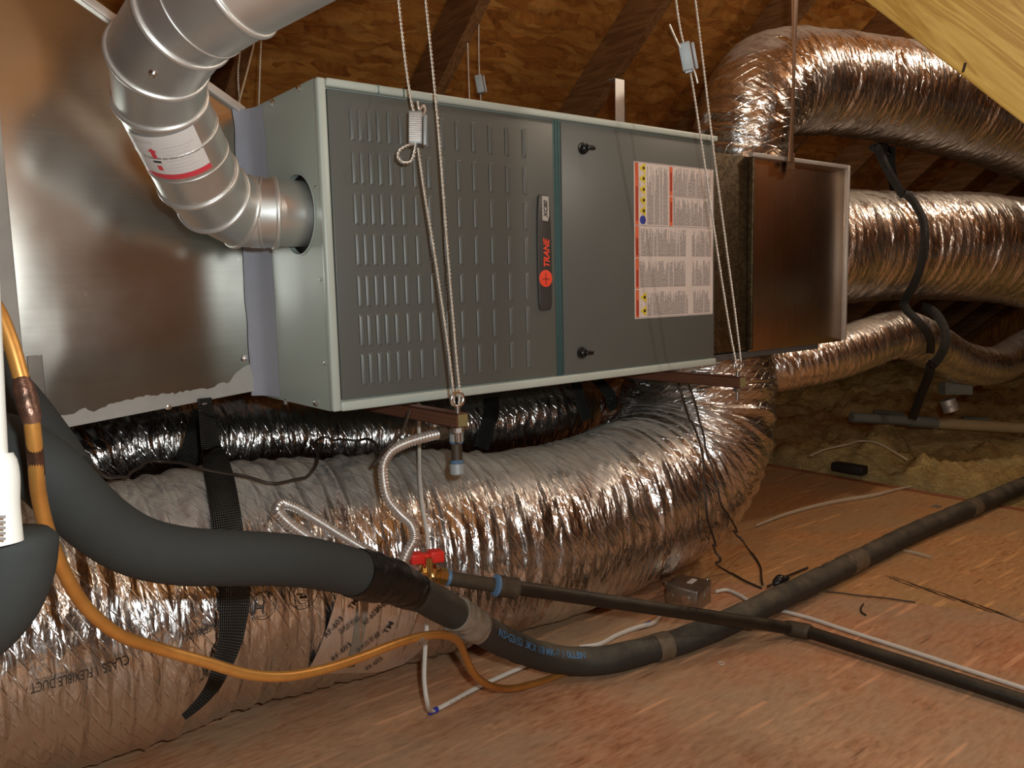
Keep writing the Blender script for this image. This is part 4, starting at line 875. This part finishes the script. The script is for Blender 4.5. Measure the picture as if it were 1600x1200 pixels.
for x0, y0, x1, y1 in ((1022, 1013.5, 1044, 1007.5), (1316, 887, 1344, 873.5), (1512, 796, 1524, 790.5)):
    a = PZ(x0, y0, ZF); b = PZ(x1, y1, ZF); wrap('joint_tape', [(*a, .0280), (*((a+b)/2), .0288), (*b, .0280)], .03, M['jointtape'], int(x0), .0008)
tl_ = PZ(1462, 804, ZF); V, Fc = bevel(boxv((-.012, -.012, 0), (.012, .012, .004)), BOXF, .001); mk('tape_scrap', V+tl_+np.array([-.005, -.004, .0265]), Fc, M['cleartape'], lineset)
# blue print along the sleeve
S2 = spline(np.array([p[:3] for p in P2]), .004); TT = np.gradient(S2, axis=0); TT /= np.linalg.norm(TT, axis=1)[:, None]; UU = np.r_[0, np.cumsum(np.linalg.norm(np.diff(S2, axis=0), axis=1))]
def near(P): return UU[int(((S2-P)**2).sum(1).argmin())]
u0, u1 = near(PD(760, 985, 1.45)), near(PD(893, 1035, 1.66))
V, Fc = fit_text("NS>GS1/52  3K'X 1/8 MK-7 1 0LLBN", u1-u0, .014, 0, .015); W = []
for a, b, _ in V:
    u = u0+a; c = np.array([np.interp(u, UU, S2[:, k]) for k in range(3)]); t = np.array([np.interp(u, UU, TT[:, k]) for k in range(3)]); t /= np.linalg.norm(t)
    v = CAM-c; v = v-t*(v@t); v /= np.linalg.norm(v); upv = np.cross(v, t); upv *= np.sign(upv[2]); an = .42+(b-.007)/.0275; W.append(c+(v*math.cos(an)+upv*math.sin(an))*.0291)
mk('sleeve_print', W, Fc, plain('blue_print', (.07, .19, .36), .6, var=.35, scale=120), lineset)

# copper liquid line
cp = thing('copper_tube', (0, -.5, .2), 'orange copper refrigerant tube looping in front of the black foam pipe', 'pipe')
cpn = [(-260, 160, .74), (-120, 330, .71), (-40, 440, .70), (-8, 478, .70), (15, 530, .70), (33, 590, .70), (48, 650, .70), (55, 710, .71), (60, 770, .73), (76, 835, .755), (103, 900, .785), (137, 952, .82), (185, 991, .855), (250, 1014, .90), (320, 1034, .94), (385, 1053, .98), (440, 1057, 1.02), (500, 1047, 1.07), (560, 1028, 1.13), (615, 1007, 1.19), (660, 994, 1.25), (690, 992, 1.30), (715, 1001, 1.36), (727, 1025, 1.41), (740, 1052, 1.44), (765, 1071, 1.49), (800, 1075.5, 1.55), (845, 1065, 1.60), (890, 1046, 1.64), (930, 1030, 1.70)]
PC = [PD(*q) for q in cpn[:-2]]+[PZ(880, 1052, .0085), PZ(925, 1036, .0085)]
for p in PC: p[2] = max(p[2], .0085)
tube('tube_run', PC, .0066, M['copper'], cp, .006, 20)
PCs = np.array(PC)
nzb = VN(401); tube('brazed_joint', [(*PC[5], .0068), (*(PC[5]*.75+PC[6]*.25), .0082), (*(PC[5]*.35+PC[6]*.65), .0088), (*(PC[6]), .0084), (*(PC[6]*.8+PC[7]*.2), .0067)], .008, M['burnt'], cp, .003, 24, fn=lambda u, th, r: .0006*nzb(u*300, th/(2*math.pi)*8, 8))
tube('heat_stain', [PC[6]*.6+PC[7]*.4, PC[7], PC[7]*.5+PC[8]*.5], .0068, M['burnt'], cp, .004, 20)
g1 = PC[19]*.2+PC[20]*.8; tube('wire_tie', [g1+(PC[21]-g1)*.0, g1+(PC[21]-g1)*.16], .0072, M['cleartape'], cp, .002, 16)

# white PVC drain and foam elbow at the left edge
pv = thing('pvc_drain_pipe', tuple(PD(-24, 850, .62)), 'white plastic drain pipe with socket at the left picture edge', 'pipe')
tube('pipe', [PD(-60, 60, .62), PD(-36, 600, .62), PD(-30, 720, .62)], .0180, M['pvc'], pv, .01, 32); tube('socket', [(*PD(-33, 713, .62), .0225), (*PD(-32, 722, .62), .0245), (*PD(-26, 800, .62), .0245), (*PD(-21, 852, .62), .0245)], .0245, M['pvc'], pv, .005, 32)
mk('socket_print', *join([(boxv((-.003, -.0004, -.001+k*.004), (.003, .0004, .001+k*.004), np.array([_R, -_F, _U]), PD(2, 842, .595)), BOXF) for k in range(5)]), M['inkgrey'], pv)
ft = tube('foam_trap_elbow', [(*PD(10, 828, .655), .030), (*PD(10, 836, .655), .0355), (*PD(9, 862, .655), .0372), (*PD(2, 900, .655), .037), (*PD(-22, 945, .655), .037), (*PD(-70, 985, .655), .037), (*PD(-130, 1000, .655), .037), (*PD(-700, 1010, .66), .037)], .035, M['foam'], None, .006, 40); tag(ft, 'dark foam covered elbow below the white drain pipe at the left edge', 'pipe')

# ------------------------------------------------------------------ gas line
gas = thing('gas_pipe', (.8, -.4, 0), 'black iron gas pipe from the red valve down across the floor to lower right', 'pipe')
ga, gb = PD(806, 918, 1.49), PZ(1236, 982, .0205); gc = PZ(1262, 987, .0205); gd = PZ(1640, 1108, .0165)
tube('iron_pipe', [ga, gb], .0134, M['iron'], gas, .02, 24); tube('iron_pipe', [gc, gd], .0134, M['iron'], gas, .02, 24)
nzi = VN(501); tube('pipe_coupling', [(*(gb+(ga-gb)*.02), .0150), (*gb, .0172), (*((gb+gc)/2), .0168), (*gc, .0172), (*(gc+(gd-gc)*.015), .0150)], .016, M['irondust'], gas, .004, 28)
dga = (ga-gb)/np.linalg.norm(ga-gb); vv = PD(700, 903, 1.435); va = PD(652, 893, 1.41)
d1 = (ga-vv)/np.linalg.norm(ga-vv)
lathe('pipe_coupling', PD(776, 915, 1.475), d1, [(0, .013), (.002, .0190), (.008, .0205), (.014, .0190), (.030, .0185), (.035, .0205), (.041, .0195), (.043, .0135)], M['irondust'], gas, 28)
lathe('sealant_ring', PD(771, 914, 1.47), d1, [(0, .0150), (.003, .0200), (.007, .0205), (.009, .018)], M['bluedope'], gas, 24)
tube('nipple', [PD(702, 904, 1.437), PD(770, 914, 1.472)], .0128, M['irondust'], gas, .006, 24)
lathe('sealant_ring', PD(697, 902, 1.434), d1, [(0, .0135), (.004, .0150), (.007, .0135)], M['bluedope'], gas, 18)
vl = thing('gas_valve', tuple(PD(675, 897, 1.42)), 'brass ball valve with bright red lever on the gas pipe', 'valve')
dv = (vv-va)/np.linalg.norm(vv-va)
lathe('valve_body', PD(655, 893.5, 1.412), dv, [(0, .012), (.001, .0145), (.012, .0145), (.013, .012), (.017, .0165), (.024, .019), (.031, .0165), (.034, .012), (.036, .0155), (.050, .0155), (.051, .012)], M['brass'], vl, 8)
ctr = PD(671, 893, 1.405); cyl('valve_stem', ctr, ctr+np.array([0, 0, .024]), .0065, M['brass'], vl, 14)
hx = np.array([dv[0], dv[1], dv[2]*.2]); hx /= np.linalg.norm(hx); hy = np.cross([0, 0, 1.], hx)
ax = np.array([hx, hy, [0, 0, 1.]]); parts = []
for lo, hi in (((-.030, -.012, -.004), (-.006, .012, .014)), ((-.010, -.008, .000), (.010, .008, .012)), ((.004, -.012, -.004), (.029, .012, .016)), ((-.008, -.007, -.010), (.007, .007, .003))): parts.append(bevel(boxv(lo, hi, ax, PD(667, 878, 1.418)+np.array([0, 0, .004])), BOXF, .0022))
mk('valve_lever', *join(parts), M['valvered'], vl, smooth=True, sharp=.9)
# corrugated connector
def corr(u, th, r): return .0010*np.sin(u*2*math.pi/.0056)
fx = thing('gas_connector', tuple(PD(620, 800, 1.4)), 'corrugated stainless flexible gas connector curling behind the black foam pipe', 'hose')
P = [PD(688, 677, 1.42), PD(660, 684, 1.40), PD(630, 694, 1.385), PD(610, 706, 1.375), PD(600, 724, 1.37), PD(600, 752, 1.37), (PD(607, 780, 1.37)), PD(625, 802, 1.375), PD(643, 820, 1.37), PD(648, 840, 1.362), PD(637, 862, 1.358), PD(627, 884, 1.36), PD(610, 900, 1.38), PD(575, 893, 1.385), PD(530, 866, 1.37), PD(480, 838, 1.36), PD(449, 815, 1.355), PD(434, 797, 1.355), PD(440, 787, 1.37), PD(458, 791, 1.385), PD(490, 809, 1.40), PD(530, 834, 1.41), PD(570, 858, 1.415), PD(615, 882, 1.412), PD(646, 892, 1.408), PD(652, 893, 1.410)]
tube('corrugated_hose', P, .0088, M['steel'], fx, .0008, 16, fn=corr)
df = P[0]-P[1]; df /= np.linalg.norm(df)
lathe('flare_nut', P[0]-df*.006, df, [(0, .0095), (.002, .0125), (.016, .0125), (.018, .010), (.026, .009)], M['irondust'], fx, 6)
dt = thing('sediment_trap', tuple(PD(715, 745, 1.42)), 'short vertical capped gas sediment trap with blue sealant under the furnace', 'pipe')
t0, t1 = PD(712, 655, 1.43), PD(715, 742, 1.43)
dd = (t1-t0)/np.linalg.norm(t1-t0); LT = np.linalg.norm(t1-t0)
lathe('trap_tee', t0+dd*.008, dd, [(0, .010), (.001, .0125), (.030, .0125), (.033, .011)], M['zinc'], dt, 20); lathe('sealant_ring', t0+dd*.036, dd, [(0, .0105), (.003, .0122), (.007, .0105)], M['bluedope'], dt, 20)
lathe('drop_nipple', t0+dd*.040, dd, [(0, .0098), (LT-.062, .0098)], M['irondust'], dt, 20); lathe('sealant_ring', t0+dd*(LT-.026), dd, [(0, .0102), (.003, .0125), (.006, .011)], M['bluedope'], dt, 20)
lathe('pipe_cap', t0+dd*(LT-.020), dd, [(0, .0122), (.001, .0138), (.018, .0132), (.021, .008)], M['zinc'], dt, 20)

# ------------------------------------------------------------------ wires, cables, junction box
def cable(name, pts_, r, mat, label, cat='cable', step=.008, n=8, flat=1., parent=None, drape=None):
    if drape: pts_ = clear(pts_, drape+r)
    pts_ = [np.array(p) for p in pts_]
    for p in pts_: p[2] = max(p[2], r+.0012)
    o = tube(name, pts_, r, mat, parent, step, n, flat=flat)
    if parent is None: tag(o, label, cat)
    return o
wc = thing('white_cable', tuple(PZ(677, 1113, .003)), 'white jacketed cable dropping past the red valve and stapled along the floor', 'cable')
Pw = [PD(654, 630, 1.62), PD(655, 690, 1.62)]+[hit(x, y, .030) for x, y in ((656, 750), (660, 790), (668, 840), (671, 900), (668, 960))]+[PD(664, 1020, 1.47), PD(663, 1065, 1.45), PD(667, 1095, 1.44)]+[PZ(x, y, .004) for x, y in ((677, 1112), (700, 1101), (740, 1079), (800, 1051), (850, 1031), (900, 1014))]
for p in Pw: p[2] = max(p[2], .0065)
tube('cable_jacket', Pw, .0050, M['white'], wc, .008, 10, flat=.6)
tube('cable_jacket', [PZ(x, y, .0068) for x, y in ((905, 1012), (935, 1007), (965, 992), (1000, 979), (1020, 974), (1033, 962))], .0055, M['white'], wc, .008, 10, flat=.6)
for x, y in ((677, 1112), (1012, 976)):
    c = PZ(x, y, .004); V, Fc = bevel(boxv((-.011, -.004, -.003), (.011, .004, .006)), BOXF, .002); mk('cable_staple', V+c, Fc, M['blue'], wc)
mk('cable_print', *join([(boxv((-.0045, -.0008, 0), (.0045, .0008, .0006), None)+PZ(706+k*8.2, 1098-k*3.95, .0085), BOXF) for k in range(7)]), M['inkgrey'], wc)
jb_ = thing('junction_box', tuple(PZ(1074, 950, 0)), 'galvanised steel electrical junction box with flat cover on the floor', 'box')
c0 = PZ(1090, 958, 0.); A1 = PZ(1042, 915, .052); A2 = PZ(1129, 911, .052); A1[2] = A2[2] = 0; S_ = .084
e1_ = A1-c0; e1_ /= np.linalg.norm(e1_); e2_ = np.array([-e1_[1], e1_[0], 0.])
if e2_ @ (A2-c0) < 0: e2_ = -e2_
ax = np.array([e1_, e2_, [0, 0, 1.]])
V, Fc = bevel(boxv((0, 0, .001), (S_, S_, .052), ax, c0), BOXF, .003); mk('box_body', V, Fc, M['boxsteel'], jb_, smooth=True, sharp=.8)
V, Fc = bevel(boxv((-.001, -.001, .0525), (S_+.001, S_+.001, .0545), ax, c0), BOXF, .0006); cv = mk('box_cover', V, Fc, M['boxsteel'], jb_)
V = boxv((.030, .035, .0547), (.044, .070, .0551), ax, c0); mk('cover_label', V, BOXF, M['paper'], cv)
for a, b in ((.012, .088), (.088, .012)): P = c0+e1_*a+e2_*b+np.array([0, 0, .0545]); lathe('cover_screw', P, (0, 0, 1), [(0, .004), (.0015, .004), (.002, .003)], M['chrome'], cv, 12)
for a, b, z in ((.03, 0, .026), (.072, 0, .026)): P = c0+e1_*a+e2_*(b+.0)+np.array([0, 0, z]); lathe('knockout', P, -e2_, [(0, .011), (.0008, .011)], M['chrome'] if a < .05 else M['boxsteel'], jb_, 20)
for a, b, z in ((0, .05, .026),): P = c0+e1_*a+e2_*b+np.array([0, 0, z]); lathe('knockout', P, -e1_, [(0, .011), (.0008, .011)], M['boxsteel'], jb_, 20)
cable('white_cable', [PZ(x, y, .005) for x, y in ((1118, 925), (1135, 922), (1155, 930), (1172, 940), (1205, 950), (1235, 958), (1265, 966), (1310, 981), (1350, 994), (1400, 1010), (1500, 1043), (1640, 1089))], .0045, M['white'], 'cream cable leaving the junction box and running beside the gas pipe')
cable('thin_wire', [PD(1058, 590, 2.05), PD(1068, 625, 2.05)]+[hit(x, y, .01) for x, y in ((1080, 665), (1092, 710), (1098, 760), (1102, 810), (1112, 845), (1125, 872))]+[PZ(x, y, .004) for x, y in ((1140, 895), (1165, 908), (1190, 919))], .0028, M['wire'], 'thin brown wire hanging in front of the foil elbow, left strand', 'wire', drape=.004)
cable('thin_wire', [PD(1072, 590, 2.05), PD(1085, 625, 2.03)]+[hit(x, y, .01) for x, y in ((1094, 665), (1102, 705), (1112, 745), (1122, 785), (1142, 822), (1158, 842))]+[PZ(x, y, .004) for x, y in ((1172, 862), (1188, 885), (1190, 905), (1192, 914))], .0025, M['wire'], 'thin brown wire hanging in front of the foil elbow, right strand', 'wire', drape=.004)
P = [PZ(1199, 917, .005), PZ(1205, 914, .012), PZ(1217, 908, .02), PZ(1226, 902, .012), PZ(1245, 894, .006), PZ(1262, 887, .005)]
ck = thing('cord_plug', tuple(PZ(1217, 912, .002)), 'small knotted black cord end lying beside the foam pipe', 'cord'); tube('cord', P, .003, M['wire'], ck, .004, 8)
nk = VN(611); tube('knot', [(*PZ(1210, 914, .014), .006), (*PZ(1216, 908, .02), .013), (*PZ(1224, 906, .018), .011), (*PZ(1230, 902, .014), .005)], .01, M['black'], ck, .003, 16, fn=lambda u, th, r: .003*nk(u*120, th/(2*math.pi)*5, 5))
cable('black_wire', [PD(112, 700, 1.10), PD(150, 735, 1.15), PD(200, 745, 1.35)]+[hit(x, y, .008, dflt=1.5) for x, y in ((250, 748), (310, 752), (350, 758), (385, 764), (420, 772), (450, 768), (480, 763))]+[PD(500, 745, 1.62), PD(512, 735, 1.62), PD(560, 738, 1.66), PD(585, 722, 1.6), PD(592, 716, 1.335), PD(605, 700, 1.318), PD(625, 680, 1.33), PD(636, 655, 1.365), PD(640, 642, 1.38)], .0028, M['wire'], 'thin black wire draped along the top of the huge foil duct', 'wire', drape=.024)
cable('black_wire', [PZ(x, y, .003) for x, y in ((1290, 924), (1310, 926), (1340, 930), (1380, 934), (1430, 941))], .0018, M['wire'], 'fine black wire lying in the joint between floor panels', 'wire')
o = tube('wood_sliver', [(*PZ(1182, 821, .008), .004), (*PZ(1230, 803, .008), .006), (*PZ(1300, 785, .008), .007), (*PZ(1370, 773, .008), .0065), (*PZ(1400, 765, .008), .005), (*PZ(1424, 760, .008), .003)], .006, M['sliver'], None, .01, 8, flat=.4); tag(o, 'long pale wood strip lying on the deck behind the foam pipe', 'wood strip')
o = tube('wood_sliver', [(*PZ(1412, 860, .006), .002), (*PZ(1430, 864, .006), .0045), (*PZ(1456, 871, .006), .003)], .004, M['sliver'], None, .01, 8, flat=.4); tag(o, 'short pale wood splinter just right of the foam pipe', 'wood strip')
c = PZ(1336, 741, .003); V, Fc = bevel(boxv((-.02, -.065, 0), (.03, .065, .035)), BOXF, .005); o = mk('dark_block', V+c+np.array([.0, 0, .01]), Fc, M['blackmatte'], smooth=True, sharp=.8); o.location.x -= .05; o.location.z += .004; tag(o, 'small dark rectangular block lying at the deck edge by the insulation', 'block')
o = tube('cream_string', [PD(1266, 712, 3.0), PD(1290, 702, 3.05), PD(1326, 694, 3.1), PD(1345, 689, 3.15), PD(1370, 692, 3.1), PD(1395, 705, 3.05), PD(1418, 719, 3.0)], .0035, M['sliver'], None, .01, 6); tag(o, 'pale string curving over the yellow insulation', 'string')
c = PZ(1127, 1036, .002); ph = np.linspace(0, 2*math.pi, 20); o = tube('plastic_ring', np.stack([c[0]+.006*np.cos(ph), c[1]+.006*np.sin(ph), np.full(20, .0015)], 1), .0009, M['white'], None, .002, 6); tag(o, 'tiny white plastic ring lying on the deck', 'ring')
c = PZ(1346, 952, .003); o = tube('bent_nail', [PZ(1349, 944, .003), PZ(1345, 951, .003), PZ(1348, 958, .003), PZ(1353, 961, .003)], .002, M['wire'], None, .003, 8); tag(o, 'short curved black scrap lying on the deck', 'scrap')
# faint grade stamp printed on the deck panel
mk('panel_print', *join([(boxv((-.0018, -L_, 0), (.0018, L_, .0004), np.array([[math.cos(a_), math.sin(a_), 0], [-math.sin(a_), math.cos(a_), 0], [0, 0, 1]]), PZ(x, y, .0002)), BOXF) for x, y, L_, a_ in [(1395+q*9.5+(q % 3)*2, 903+q*3.1+(q % 2)*3, .022+.012*((q*7) % 3), -.25) for q in range(20)]]), plain('stamp_ink', (.20, .10, .045), .7, var=.4, scale=90), fl)

# back of the attic
o = thing('drain_pipe', tuple(PD(1400, 670, 3.6)), 'grey and cream plastic pipe lying along the insulation at the back', 'pipe')
tube('pipe_run', [PD(1330, 652, 3.35), PD(1450, 659, 3.4)], .021, M['pvcgrey'], o, .03, 20); tube('pipe_coupling', [PD(1420, 658, 3.39), PD(1462, 661, 3.41)], .024, M['pvcgrey'], o, .03, 20); tube('pipe_run', [PD(1462, 661, 3.41), PD(1700, 675, 3.55)], .0235, M['pvccream'], o, .03, 20)
o = cable('conduit', [PD(1505, 653, 3.8), PD(1545, 656, 3.8)], .010, M['pvcgrey'], 'short grey conduit piece behind the cream pipe, right', 'pipe'); o = cable('conduit', [PD(1365, 643, 3.9), PD(1410, 647, 3.9)], .010, M['pvcgrey'], 'short grey conduit piece behind the grey pipe, left', 'pipe')
o = thing('junction_box', tuple(PD(1493, 612, 3.3)), 'pale electrical box tucked under the thin sagging duct', 'box')
ax = np.array([_R, -_F, _U]); V, Fc = bevel(boxv((-.055, -.03, -.02), (.055, .03, .03), ax, PD(1493, 609, 3.3)), BOXF, .003); mk('box_body', V, Fc, plain('pale_box', (.22, .24, .2), .5), o); V, Fc = bevel(boxv((-.045, .03, -.012), (.048, .033, .022), ax, PD(1493, 609, 3.3)), BOXF, .001); mk('box_cover', V, Fc, plain('pale_box2', (.26, .28, .24), .5), o)
o = tube('metal_can', [PD(1480, 624, 3.3), PD(1487, 642, 3.3)], .030, M['galvedge'], None, .004, 24, fn=lambda u, th, r: .0012*np.sin(u*700)); tag(o, 'shiny ribbed metal can hanging below the pale electrical box', 'can')

# ------------------------------------------------------------------ pine brace, top right
p1, p2 = PD(1300, -39, 1.26), PD(1680, 257, 1.12); t = p2-p1; L = np.linalg.norm(t); t /= L
v = CAM-(p1+p2)/2; v = v-t*(v@t); v /= np.linalg.norm(v); up = np.cross(t, v); up = up*(1 if up[2] > 0 else -1)
fw = v*math.cos(.12)-up*math.sin(.12); up2 = np.cross(fw, t); up2 *= np.sign(up2[2])
V, Fc = bevel(boxv((-.35, -.038, 0), (L+.4, 0, .235)), BOXF, .004); V = V[:, [0, 1, 2]]
Wm = V @ np.array([t, fw, up2])
me = mk('roof_brace', V, Fc, M['beam'], smooth=True, sharp=.9, at=(0, 0, 0)); me.matrix_world = Matrix(((t[0], fw[0], up2[0], p1[0]), (t[1], fw[1], up2[1], p1[1]), (t[2], fw[2], up2[2], p1[2]), (0, 0, 0, 1)))
tag(me, 'bright yellow pine brace slanting across the upper right corner', 'beam')
nc = PD(1505, 112, 1.16); cyl('brace_nail', nc, nc+np.array([.002, -.002, .012]), .0016, M['wire']); bpy.data.objects['brace_nail']['label'] = 'small dark bent nail on the pine brace edge'; bpy.data.objects['brace_nail']['category'] = 'nail'
